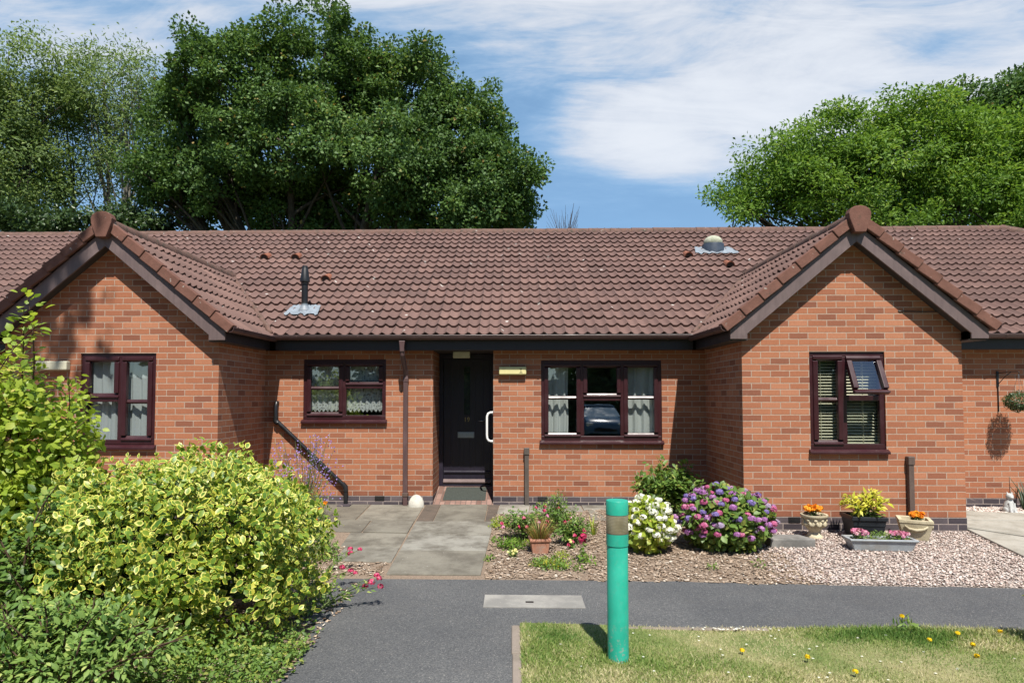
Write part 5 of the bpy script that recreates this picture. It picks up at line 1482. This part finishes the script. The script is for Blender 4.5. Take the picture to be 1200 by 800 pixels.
posy('primula', 'single pale lemon flower close to the right fuchsia', (.62, -2.33, gz(-2.3)), 'p_lemon', 3, .025, .10, 92, 'mid')
lone = posy('dianthus', 'lone cerise flower on a dark upright stem left of the bollard', (.68, -2.80, gz(-2.8)), 'p_cerise', 3, .02, .31, 93, 'ash', size=.045)
leafy('basal_leaves', M['ash'], lone, (.70, -2.82, gz(-2.8) + .02), (.12, .09, .06), 130, .045, LONG_V, LONG_F, (.2, 1), .1, .35, .5, seed=94, bottom=-.1)
posy('marigold', 'orange flowers growing in the cream urn', (ux, uy, uz + .245), 'p_orange', 26, .085, .10, 95, 'deep', size=.042)
posy('marigold', 'orange flowers growing in the cream square planter', (4.52, -1.83, 0), 'p_orange', 18, .060, .115, 96, 'deep', size=.038)
posy('pink_bedding', 'bright pink flowers at the left end of the blue grey trough', (3.66, -2.26, -.095), 'p_rose', 16, .075, .10, 97, 'mid', size=.034)
posy('pink_bedding', 'dusty pink flowers at the right end of the blue grey trough', (4.05, -2.28, -.095), 'p_rose', 20, .095, .08, 98, 'bluegreen', size=.030)
o = leafy('trough_plant', M['bluegreen'], None, (3.86, -2.27, -.08), (.15, .06, .075), 420, .03, LONG_V, LONG_F, (.3, 1), .1, .3, .6, seed=99, bottom=-.2); tag(o, 'grey green foliage in the middle of the blue grey trough', 'plant')
# golden shrub in the black planter
tips = [(3.95 + .31 * math.cos(a) * s, -1.84 + .2 * math.sin(a) * s, .10 + .28 * (1 - .55 * s * s) * q) for a, s, q in [(rr.uniform(0, 6.28), rr.random() ** .5, rr.uniform(.55, 1.05)) for _ in range(26)]]
gs = arching_shrub('golden_shrub', 'golden yellow leaved shrub growing in the black square planter', 'shrub', (3.93, -1.84, .03), tips, M['gold'], .088, 13, 101, .36, 'stem', .005, LONG_V, LONG_F, spread=.02, start=.5)
leafy('lower_leaves', M['mid'], gs, (3.97, -1.86, .09), (.15, .10, .07), 110, .085, LONG_V, LONG_F, (.3, 1), .1, .34, .1, seed=102, bottom=-.3)

# tall purple flowers (verbena) and valerian by the waste pipe
def spires(name, label, cat, c, n, w, h, mt, seed, fm, fl=5, head=.010, leafn=0, group=None, lm='mid'):
    q = random.Random(seed); root = thing(name, label, cat, c, group); tp = []
    for k in range(n):
        a = q.uniform(0, 6.28); s = q.random() ** .5; tp.append((c[0] + w * s * math.cos(a), c[1] + w * .5 * s * math.sin(a), c[2] + h * q.uniform(.5, 1.0)))
    stems('stems', M[mt], root, c, tp, .0035, .0018, 4, .05, seed)
    P, D, Nn = [], [], []
    for t in tp:
        for j in range(fl):
            P.append((t[0] + q.gauss(0, head * 2.5), t[1] + q.gauss(0, head * 2), t[2] - q.random() * h * .30)); D.append((q.gauss(0, 1), q.gauss(0, 1), q.gauss(.4, 1))); Nn.append((0, -1, .5))
    scatter_mesh('flowers', M[fm], root, np.array(P), np.array(D), np.array(Nn), head * 1.6, head * 1.3, PETAL_V, PETAL_F)
    if leafn: leafy('leaves', M[lm], root, (c[0], c[1], c[2] + h * .22), (w * .8, w * .5, h * .3), leafn, .045, LONG_V, LONG_F, (.2, 1), .1, .25, .6, seed=seed, bottom=-.6)
    return root
spires('verbena', 'tall thin stems of small violet flowers in front of the waste pipe', 'verbena', (-2.60, -1.2, gz(-1.1)), 62, .44, 1.12, 'stem', 111, 'p_violet', 8, .012, 520)
def valerian(label, c, n, w, h, seed, lean=(0, 0)):
    q = random.Random(seed); root = thing('red_valerian', label, 'valerian', c, 'red valerian plants'); tp = []
    for k in range(n):
        a = q.uniform(0, 6.28); s = q.random() ** .5; tp.append((c[0] + w * s * math.cos(a) + lean[0], c[1] + w * .7 * s * math.sin(a) + lean[1], c[2] + h * q.uniform(.6, 1.0)))
    stems('stems', M['stem'], root, c, tp, .004, .002, 5, .12, seed)
    for k, t in enumerate(tp): flower_ball('flower_head', M['p_cerise'], root, t, q.uniform(.020, .034), 30, .014, seed * 60 + k, .8)
    P = [Vector(c).lerp(Vector(t), q.uniform(.1, .85)) for t in tp for _ in range(9)]
    n_ = len(P)
    scatter_mesh('leaves', M['bluegreen'], root, np.array([tuple(p) for p in P]), randdir(n_) + np.array([0, 0, .3]), randdir(n_) + np.array([0, -.3, 1]), .05, .018, LONG_V, LONG_F)
    return root
valerian('red valerian clump against the gable side wall behind the variegated shrub', (-3.05, -1.6, gz(-1.5)), 18, .24, .74, 121)
valerian('red valerian with one head leaning over the soil strip left of the door path', (-1.78, -3.15, gz(-3.1)), 3, .06, .22, 122, (.28, .08))
valerian('red valerian with two small heads at the path corner beside the variegated shrub', (-1.80, -3.6, -.25), 4, .08, .18, 123, (.35, .05))
valerian('red valerian leaning far out over the asphalt in front of the variegated shrub', (-1.52, -4.18, -.25), 5, .11, .26, 124, (.40, .06))
posy('calendula', 'orange flowers on tall stems at the right edge of the variegated shrub', (-2.05, -2.3, gz(-2.3)), 'p_orange', 5, .10, .50, 125, 'mid', size=.03)
o = leafy('edging_plant', M['bluegreen'], None, (-2.02, -2.62, gz(-2.6) + .08), (.24, .22, .20), 620, .05, LONG_V, LONG_F, (.4, 1), .1, .4, .4, seed=126, bottom=-.4); tag(o, 'grey green low plant between the variegated shrub and the paving slabs', 'plant')
cushion('cushion_plant', 'flat green weed patch beside the lowest paving slab left of the door path', (-1.86, -2.75), .14, .05, 'ash', 240, .035, 127, 'low plants in the mulch bed')

# hanging basket, bracket and spiky plant by the right wall
br = thing('wall_bracket', 'black iron bracket on the right wall above the green ball basket', 'bracket', (6.80, -.01, 1.65))
m = MB(); m.box(6.785, 6.815, -.012, -.002, 1.55, 1.77); m.box(6.794, 6.806, -.014, -.004, 1.20, 1.56); m.build('back_plate', M['black_pl'], br)
m = MB(); m.tube([(6.80, -.008, 1.74), (6.83, -.16, 1.755), (6.855, -.30, 1.755), (6.858, -.325, 1.74), (6.855, -.32, 1.725)], .006, 6); m.tube([(6.80, -.008, 1.58), (6.82, -.12, 1.69), (6.838, -.21, 1.755)], .005, 6); m.build('arm', M['black_pl'], br, smooth=True)
hb = thing('hanging_basket', 'round green topiary ball basket hanging on the right wall', 'hanging basket', (6.855, -.30, 1.32))
leafy('foliage', M['deep'], hb, (6.855, -.30, 1.345), (.165, .165, .135), 2400, .032, LONG_V, LONG_F, (.6, 1), .06, .3, .3, seed=131)
m = MB(); m.lathe([(.0, -.08), (.05, -.07), (.09, -.03), (.10, .0), (.0, .005)], (6.855, -.30, 1.32), 18); m.build('basket', M['twig'], hb, smooth=True)
m = MB()
for k in range(3): a = 2.09 * k; m.tube([(6.855 + .11 * math.cos(a), -.30 + .11 * math.sin(a), 1.33), (6.855, -.315, 1.725)], .0022, 4)
m.build('chain', M['steel'], hb)
tuft('yucca', 'dark spiky strap leaved plant against the plinth at the right edge', 'yucca', (6.98, -.22, -.14), 18, .50, .14, M['dark_leaf'], 132, width=.028, lean=.4)
tag(rocks('pale_gravel', M['pebble'], np.stack([(q_ := rng.uniform(5.6, 8, 1500)), rng.uniform(-.9, -.03, 1500), np.full(1500, -.125)], 1)[(lambda P_: P_[:, 1] > -.30 - np.maximum(0, P_[:, 0] - 6.1) * .26)(np.stack([q_ * 0 + q_, rng.uniform(-.9, -.9, 1500), q_], 1) * 0 + 1)], rng.uniform(.02, .04, 1500), np.clip(rng.normal(.75, .12, 1500), 0, .9)),
    'pale cream gravel strip along the right wall', 'gravel', kind='stuff') if False else None
N = 1600; px = rng.uniform(5.7, 8, N); py = rng.uniform(-.95, -.03, N); k_ = py > -.24 - np.maximum(0, px - 5.75) * .42
px, py = px[k_], py[k_]
tag(rocks('pale_gravel', M['pebble'], np.stack([px, py, np.array([gz(y) for y in py]) + .012], 1), rng.uniform(.02, .045, len(px)), np.clip(rng.normal(.74, .10, len(px)), 0, .9)), 'pale cream gravel strip along the right wall', 'gravel', kind='stuff')

# dandelions and daisies in the lawn
for k, (x, y, lab) in enumerate(((2.72, -4.58, 'yellow dandelion on a tall leafy stem at the path edge'), (2.78, -4.78, 'yellow dandelion right below the tall one at the path edge'), (3.02, -4.70, 'yellow dandelion in the lush grass right of the tall one'), (1.47, -4.98, 'yellow dandelion alone in dry grass nearest the bollard on its right'), (1.83, -5.10, 'yellow dandelion in open lawn between the bollard and the tall one'), (2.02, -5.30, 'yellow dandelion nearest the bottom edge of the lawn'), (2.9, -5.05, 'yellow dandelion in the lawn near the right edge'), (2.98, -4.90, 'yellow dandelion below the lush grass on the right'), (3.36, -4.62, 'yellow dandelion farthest right along the path edge'), (3.3, -4.98, 'yellow dandelion near the right corner of the lawn'))):
    root = thing('dandelion', lab, 'dandelion', (x, y, -.245), 'dandelions in the lawn')
    h = .13 if k == 0 else random.uniform(.035, .06)
    m = MB(); m.tube([(x, y, -.25), (x + .004, y, -.25 + h * .6), (x + random.uniform(-.01, .01), y - .004, -.25 + h)], .0022, 5); m.build('stem', M['stem'], root)
    flower_ball('flower', M['p_yellow'], root, (x, y - .004, -.25 + h), .012, 16, .016, 300 + k, .5)
    if k == 0: leafy('leaves', M['bluegreen'], root, (x + .03, y, -.2), (.07, .05, .07), 50, .06, LONG_V, LONG_F, (.2, 1), .1, .3, .5, seed=301, bottom=-.2)
P, D, Nn = [], [], []
for k in range(70):
    x = random.uniform(.1, 3.4); y = random.uniform(-5.5, -4.55)
    if k < 26: x, y = 1.52 + random.gauss(0, .14), -4.575 + random.gauss(0, .018)
    for j in range(6): P.append((x, y, -.222)); a = j * 1.047; D.append((math.cos(a), math.sin(a), .1)); Nn.append((0, 0, 1))
tag(scatter_mesh('daisies', M['p_white'], None, np.array(P), np.array(D), np.array(Nn), .008, .006, PETAL_V, PETAL_F), 'tiny white daisies scattered in the lawn', 'daisies', kind='stuff')

# ------------------------------------------------------------------ trees
def tree(name, label, base, trunk_h, r0, lobes, leafm, barkm, clumps, per, leaf, cr, seed, tv=TREE_V, tf=TREE_F, wl=.7, group=None, inner=.35, limbs=9, droop=0.0, cull=None, stems_=1, trunk_lean=.05, flat=.75, cat='tree'):
    """trunk and limbs reach into the crown lobes; leaves sit in clumps spread through them"""
    q = np.random.default_rng(seed); rr_ = random.Random(seed)
    root = thing(name, label, cat, base, group); B = Vector(base)
    vol = np.array([l[1][0] * l[1][1] * l[1][2] for l in lobes]) ** .75
    li = q.choice(len(lobes), clumps, p=vol / vol.sum())
    d = nrm(q.normal(size=(clumps, 3))); s = q.uniform(inner, 1.0, clumps) ** .55
    C = np.array([lobes[i][0] for i in li]) + d * s[:, None] * np.array([lobes[i][1] for i in li]) + q.normal(0, .38 * cr, (clumps, 3))
    ctr = np.mean(np.array([l[0] for l in lobes]), axis=0)
    # limbs
    m = MB(); ends = []
    for k in range(stems_):
        b = B + Vector((rr_.uniform(-1, 1), rr_.uniform(-.6, .6), 0)) * (.9 if stems_ > 1 else 0)
        top = b + Vector((rr_.uniform(-1, 1) * trunk_lean, rr_.uniform(-1, 1) * trunk_lean, 1)) * trunk_h
        m.tube([b + Vector((0, 0, -.4)), b + (top - b) * .15, b + (top - b) * .55, top], [r0 * 1.35, r0 * 1.05, r0 * .9, r0 * .75], 9); ends.append(top)
    for l in lobes:
        lc = Vector(l[0]); t0 = min(ends, key=lambda e: (e - lc).length)
        midp = t0.lerp(lc, .5) + Vector((rr_.uniform(-.5, .5), rr_.uniform(-.5, .5), -.05 * (lc - t0).length))
        pts = [t0 * (1 - u) ** 2 + midp * 2 * u * (1 - u) + lc * u * u for u in np.linspace(0, 1, 7)]
        m.tube(pts, list(np.linspace(r0 * .62, r0 * .20, 7)), 7, False)
        near = [Vector(c) for c, i in zip(C, li) if np.allclose(lobes[i][0], l[0])]
        rr_.shuffle(near)
        for t in near[:limbs]:
            st = pts[rr_.choice((2, 3, 4, 5, 6))]; md = st.lerp(t, .5) + Vector((rr_.uniform(-.3, .3), rr_.uniform(-.3, .3), .12 * (t - st).length))
            m.tube([st * (1 - u) ** 2 + md * 2 * u * (1 - u) + t * u * u for u in (0, .25, .5, .75, 1)], list(np.linspace(r0 * .22, r0 * .045, 5)), 5, False)
    m.build('trunk', M[barkm], root, smooth=True)
    n = clumps * per
    cc = np.repeat(C, per, 0); cs = np.repeat(cr * q.uniform(.6, 1.25, clumps), per)
    e = nrm(q.normal(size=(n, 3))); e[:, 2] = e[:, 2] * flat + .12
    off_ = e * (q.random(n) ** .45 * cs)[:, None]
    if droop: off_[:, 2] -= droop * (q.random(n) ** 1.5) * cs * 1.6
    P = cc + off_
    out_ = nrm(P - ctr)
    D = nrm(e * .8 + q.normal(size=(n, 3)) * .6 + np.array([0, 0, -.10 - droop * .8]))
    Nn = nrm(out_ * .5 + q.normal(size=(n, 3)) * .55 + np.array([0, 0, .7]))
    L = leaf * q.uniform(.6, 1.3, n)
    crn = np.repeat(q.normal(0, .10, clumps), per)
    rn = np.clip(q.normal(.45, .2, n) + crn, 0, .97); rn[q.random(n) < .008] = 1
    if cull is not None:
        ok = cull(P); P, D, Nn, L, rn = P[ok], D[ok], Nn[ok], L[ok], rn[ok]
    scatter_mesh('crown', M[leafm], root, P, D, Nn, L, L * wl, tv, tf, rn)
    return root

def lobe(u, v, Y, ru, rv, ry):
    """a crown lobe: where it shows in the photo, its depth and its half-sizes in photo pixels and metres"""
    p = pt(u, v, Y); k = (Y + 9.231) / 755
    return (p, (ru * k, ry, rv * k))

# the big oak behind the roof
OY = 17
oak = [lobe(372, 75, OY, 72, 66, 2.6), lobe(270, 95, OY - 1, 80, 62, 2.6), lobe(215, 165, OY, 52, 75, 2.4), lobe(470, 115, OY, 75, 62, 2.6), lobe(540, 160, OY, 58, 62, 2.4), lobe(580, 215, OY - .5, 50, 55, 2.2),
       lobe(330, 165, OY - 2, 90, 70, 2.2), lobe(440, 190, OY - 2, 90, 60, 2.2), lobe(255, 215, OY - 1, 60, 36, 1.8), lobe(520, 245, OY - 1.5, 75, 40, 2.0), lobe(410, 245, OY + 1, 80, 38, 2.0), lobe(310, 240, OY + 1.5, 75, 36, 1.6), lobe(345, 262, OY - 1, 60, 14, 1.2), lobe(600, 255, OY, 24, 26, 1.4), lobe(180, 205, OY - 1, 32, 36, 1.5), lobe(215, 262, OY, 30, 14, 1.0), lobe(598, 202, OY, 18, 24, 1.2)]
b = pt(385, 467, OY); tree('oak_tree', 'large dark green broad oak tree rising behind the middle of the roof', (b[0], OY, -.3), 4.2, .42, oak, 'oak', 'bark', 1250, 190, .15, .62, 201, inner=.4, limbs=12, stems_=3, trunk_lean=.16)
# pale feathery tree at the left, with bare lower limbs
WY = 21
wil = [lobe(105, 85, WY, 62, 48, 2.2), lobe(60, 140, WY, 60, 55, 2.2), lobe(135, 160, WY, 52, 60, 2.0), lobe(50, 200, WY, 46, 30, 1.6), lobe(150, 105, WY, 26, 40, 1.5)]
b = pt(118, 467, WY); tree('willow_tree', 'pale grey green feathery tree left of the oak with bare slanting limbs', (b[0], WY, -.3), 5.0, .20, wil, 'willow', 'bark_pale', 170, 150, .19, 1.1, 202, wl=.32, limbs=16, droop=.35, inner=.5, stems_=3, trunk_lean=.22, group=None)
LY = 19
lft = [lobe(18, 105, LY, 46, 62, 2.0), lobe(-30, 150, LY, 60, 80, 2.4), lobe(15, 190, LY, 40, 45, 2.0), lobe(2, 245, LY, 34, 28, 1.6)]
b = pt(0, 467, LY); tree('leafy_tree', 'yellow green leafy tree cut by the left edge above the roof', (b[0], LY, -.3), 5.0, .24, lft, 'willow', 'bark', 170, 190, .17, .9, 203, wl=.5, limbs=9, inner=.45)
EY_ = 16
drk = [lobe(12, 262, EY_, 26, 18, 1.2), lobe(80, 266, EY_, 45, 12, 1.2), lobe(150, 262, EY_, 40, 18, 1.4)]
b = pt(80, 467, EY_); tree('dark_bush', 'dark green bush line just above the ridge under the feathery tree', (b[0], EY_, -.3), 3.2, .14, drk, 'deep', 'bark', 110, 90, .17, .5, 204, limbs=8)
# light green tree on the right
RY_ = 14
rgt = [lobe(905, 215, RY_, 52, 42, 1.8), lobe(975, 190, RY_, 62, 52, 2.0), lobe(1060, 180, RY_, 70, 52, 2.2), lobe(1140, 190, RY_, 65, 55, 2.2), lobe(1200, 200, RY_, 60, 70, 2.2), lobe(1010, 240, RY_ - 1, 95, 32, 1.8), lobe(1120, 245, RY_ - 1, 70, 40, 1.8), lobe(870, 240, RY_, 28, 22, 1.2), lobe(1190, 262, RY_, 30, 30, 1.4)]
b = pt(1075, 467, RY_); tree('ash_tree', 'bright green spreading tree with layered foliage behind the right gable', (b[0], RY_, -.3), 3.6, .26, rgt, 'ash', 'bark', 400, 270, .155, .85, 205, wl=.45, limbs=10, droop=.15, inner=.35, flat=.5)
DY_ = 22
dk = [lobe(1165, 130, DY_, 52, 26, 1.8), lobe(1215, 125, DY_, 50, 40, 2.0), lobe(1120, 128, DY_, 26, 14, 1.0), lobe(1190, 190, DY_, 60, 60, 2)]
b = pt(1190, 467, DY_); tree('dark_tree', 'dark blue green tree top showing behind the bright tree at the right edge', (b[0], DY_, -.3), 6, .22, dk, 'oak', 'bark', 150, 200, .18, .75, 206, limbs=8)
# bare twigs above the ridge
b = pt(660, 467, 13); bt = thing('bare_shrub', 'leafless grey twigs poking above the roof ridge right of the oak', 'shrub', (b[0], 13, -.3))
m = MB(); rr = random.Random(9)
tr_top = Vector(pt(662, 300, 13)); m.tube([(b[0], 13, -.3), tr_top * .5 + Vector((b[0], 13, -.3)) * .5, tr_top], [.06, .05, .04], 6)
for k in range(44):
    u = rr.choice((rr.gauss(655, 7), rr.gauss(668, 5), rr.gauss(676, 4), rr.uniform(640, 682))); v = rr.uniform(238, 268)
    t = Vector(pt(u, v, 13 + rr.uniform(-.4, .4))); md = tr_top.lerp(t, .5) + Vector((rr.uniform(-.1, .1), 0, rr.uniform(-.1, .1)))
    m.tube([tr_top, md, t], [.016, .008, .003], 4, False)
m.build('twigs', M['twig'], bt, smooth=True)

# overhanging tree beside the viewer: its shade dapples the left gable
ov = [(np.array([-5.05, -6.9, 11.3]), (.95, .9, 1.0)), (np.array([-6.5, -7.1, 10.6]), (1.3, 1.3, 1.4)), (np.array([-7.7, -7.4, 9.2]), (1.5, 1.5, 1.5)), (np.array([-6.1, -7.6, 12.6]), (1.0, 1.0, .9))]
tree('street_tree', 'tall tree left of the viewer whose shade dapples the left gable', (-9.2, -7.6, -.3), 6.5, .2, ov, 'ash', 'bark', 64, 110, .17, .55, 207, limbs=6)
tips = [(3.60 + .17 * math.cos(a) * s, -4.84 + .16 * math.sin(a) * s, -.2 + .42 * q) for a, s, q in [(rr.uniform(0, 6.28), rr.random() ** .5, rr.uniform(.4, 1)) for _ in range(26)]]
arching_shrub('edge_shrub', 'small leafy shrub cut by the right edge of the photo beside the lawn', 'shrub', (3.62, -4.84, -.25), tips, M['mid'], .045, 26, 25, .6, 'stem', .004, spread=.05)

# the trees and the hedge across the way, behind the viewer: what the panes mirror
hd = thing('clipped_hedge', 'long clipped green hedge across the way mirrored in the window panes', 'hedge', (0, -24, -.3))
m = MB(); m.box(-26, 26, -25.2, -24.2, -.3, 2.3); m.build('core', M['hedge'], hd)
n = 14000; P = np.stack([rng.uniform(-26, 26, n), -24 + rng.normal(0, .18, n), rng.uniform(-.3, 2.5, n)], 1)
scatter_mesh('foliage', M['hedge'], hd, P, randdir(n), randdir(n) + np.array([0, 1, .5]), .22, .14, TREE_V, TREE_F)
for k, (x, lab) in enumerate(((-15, 'tall broad tree across the way mirrored in the left gable window'), (-5, 'tall broad tree across the way mirrored in the small window'), (6, 'tall broad tree across the way mirrored in the wide window'), (16, 'tall broad tree across the way mirrored in the right gable window'))):
    lb = [(np.array([x + a, -28 + c_, z]), (r_, r_ * .8, r_ * .75)) for a, c_, z, r_ in ((0, 0, 7.5, 3.4), (-3, .5, 5.5, 3.0), (3, -.5, 5.8, 3.0), (0, .6, 4.0, 3.2))]
    tree('background_tree', lab, (x, -28, -.3), 2.6, .35, lb, 'oak', 'bark', 130, 60, .55, 1.3, 400 + k, limbs=4, group='trees across the way')

# the car parked across the way, facing the bungalow (mirrored in the wide window)
M['car_paint'] = simple('blue_car_paint', (.05, .12, .22), .25, .05, 3, 0, .6)
M['car_glass'] = simple('dark_car_glass', (.16, .24, .32), .05, .05, 3, 0, 1.0)
M['rubber'] = simple('tyre_rubber', (.015, .015, .016), .8, .1, 20, .1)
M['lamp'] = simple('headlamp_glass', (.55, .57, .60), .15, .05, 10, 0, .8)
cx, cy, cz = 3.75, -19.0, -.36
car = thing('parked_car', 'blue car parked across the way facing the bungalow, mirrored in the wide window', 'car', (cx, cy, cz))
def loft(mb, secs):
    """secs: (y, half-width low, half-width high, z0, z1) cross-sections with rounded shoulders"""
    ring = []
    for (y, wl_, wh, z0, z1) in secs:
        h = z1 - z0
        prof = [(-wl_ * .94, z0), (-wl_, z0 + h * .25), (-wl_ * .99, z0 + h * .6), (-wh, z1 - h * .08), (-wh * .8, z1), (wh * .8, z1), (wh, z1 - h * .08), (wl_ * .99, z0 + h * .6), (wl_, z0 + h * .25), (wl_ * .94, z0)]
        ring.append([(cx + a, cy + y, cz + b) for a, b in prof])
    k = len(ring[0]); v = [p for r in ring for p in r]
    f = [(i * k + j, i * k + (j + 1) % k, (i + 1) * k + (j + 1) % k, (i + 1) * k + j) for i in range(len(ring) - 1) for j in range(k)]
    mb.poly(v, f + [tuple(range(k - 1, -1, -1)), tuple((len(ring) - 1) * k + j for j in range(k))])
m = MB(); loft(m, [(2.05, .72, .60, .32, .62), (1.95, .82, .70, .24, .74), (1.5, .86, .74, .20, .88), (.85, .87, .78, .20, .96), (-.2, .88, .80, .20, .98), (-1.4, .87, .80, .20, 1.0), (-1.95, .84, .74, .24, .96), (-2.08, .76, .66, .34, .80)])
m.build('body', M['car_paint'], car, smooth=True, angle=40)
m = MB(); loft(m, [(.30, .66, .52, 1.36, 1.44), (-.10, .68, .56, 1.34, 1.47), (-1.0, .68, .56, 1.34, 1.46), (-1.45, .64, .50, 1.32, 1.40)])
m.build('roof', M['car_paint'], car, smooth=True, angle=40)
m = MB(); m.poly([(cx - .76, cy + .98, cz + .94), (cx + .76, cy + .98, cz + .94), (cx + .60, cy + .26, cz + 1.38), (cx - .60, cy + .26, cz + 1.38)], [(0, 1, 2, 3)])
m.build('windscreen', M['car_glass'], car)
for sx in (-1, 1):
    m = MB(); m.poly([(cx + sx * .79, cy + .85, cz + .96), (cx + sx * .80, cy - 1.6, cz + .98), (cx + sx * .63, cy - 1.3, cz + 1.37), (cx + sx * .66, cy + .25, cz + 1.38)], [(0, 1, 2, 3)]); m.build('side_window', M['car_glass'], car)
    m = MB(); m.box(min(cx + sx * .48, cx + sx * .76), max(cx + sx * .48, cx + sx * .76), cy + 1.96, cy + 2.03, cz + .56, cz + .70); m.build('headlight', M['lamp'], car, bevel=.02)
    for wy in (1.3, -1.3):
        m = MB(); m.tube([(cx + sx * .66, cy + wy, cz + .31), (cx + sx * .87, cy + wy, cz + .31)], .31, 20); w = m.build('wheel', M['rubber'], car, smooth=True, angle=40)
        m = MB(); m.tube([(cx + sx * .865, cy + wy, cz + .31), (cx + sx * .885, cy + wy, cz + .31)], .19, 16); m.build('rim', M['steel'], w)
m = MB(); m.poly([(cx - .70, cy - 2.02, cz + .98), (cx + .70, cy - 2.02, cz + .98), (cx + .56, cy - 1.46, cz + 1.36), (cx - .56, cy - 1.46, cz + 1.36)], [(0, 3, 2, 1)]); m.build('rear_window', M['car_glass'], car)
m = MB(); m.box(cx - .45, cx + .45, cy + 2.02, cy + 2.07, cz + .40, cz + .52); m.build('grille', M['rubber'], car, bevel=.01)
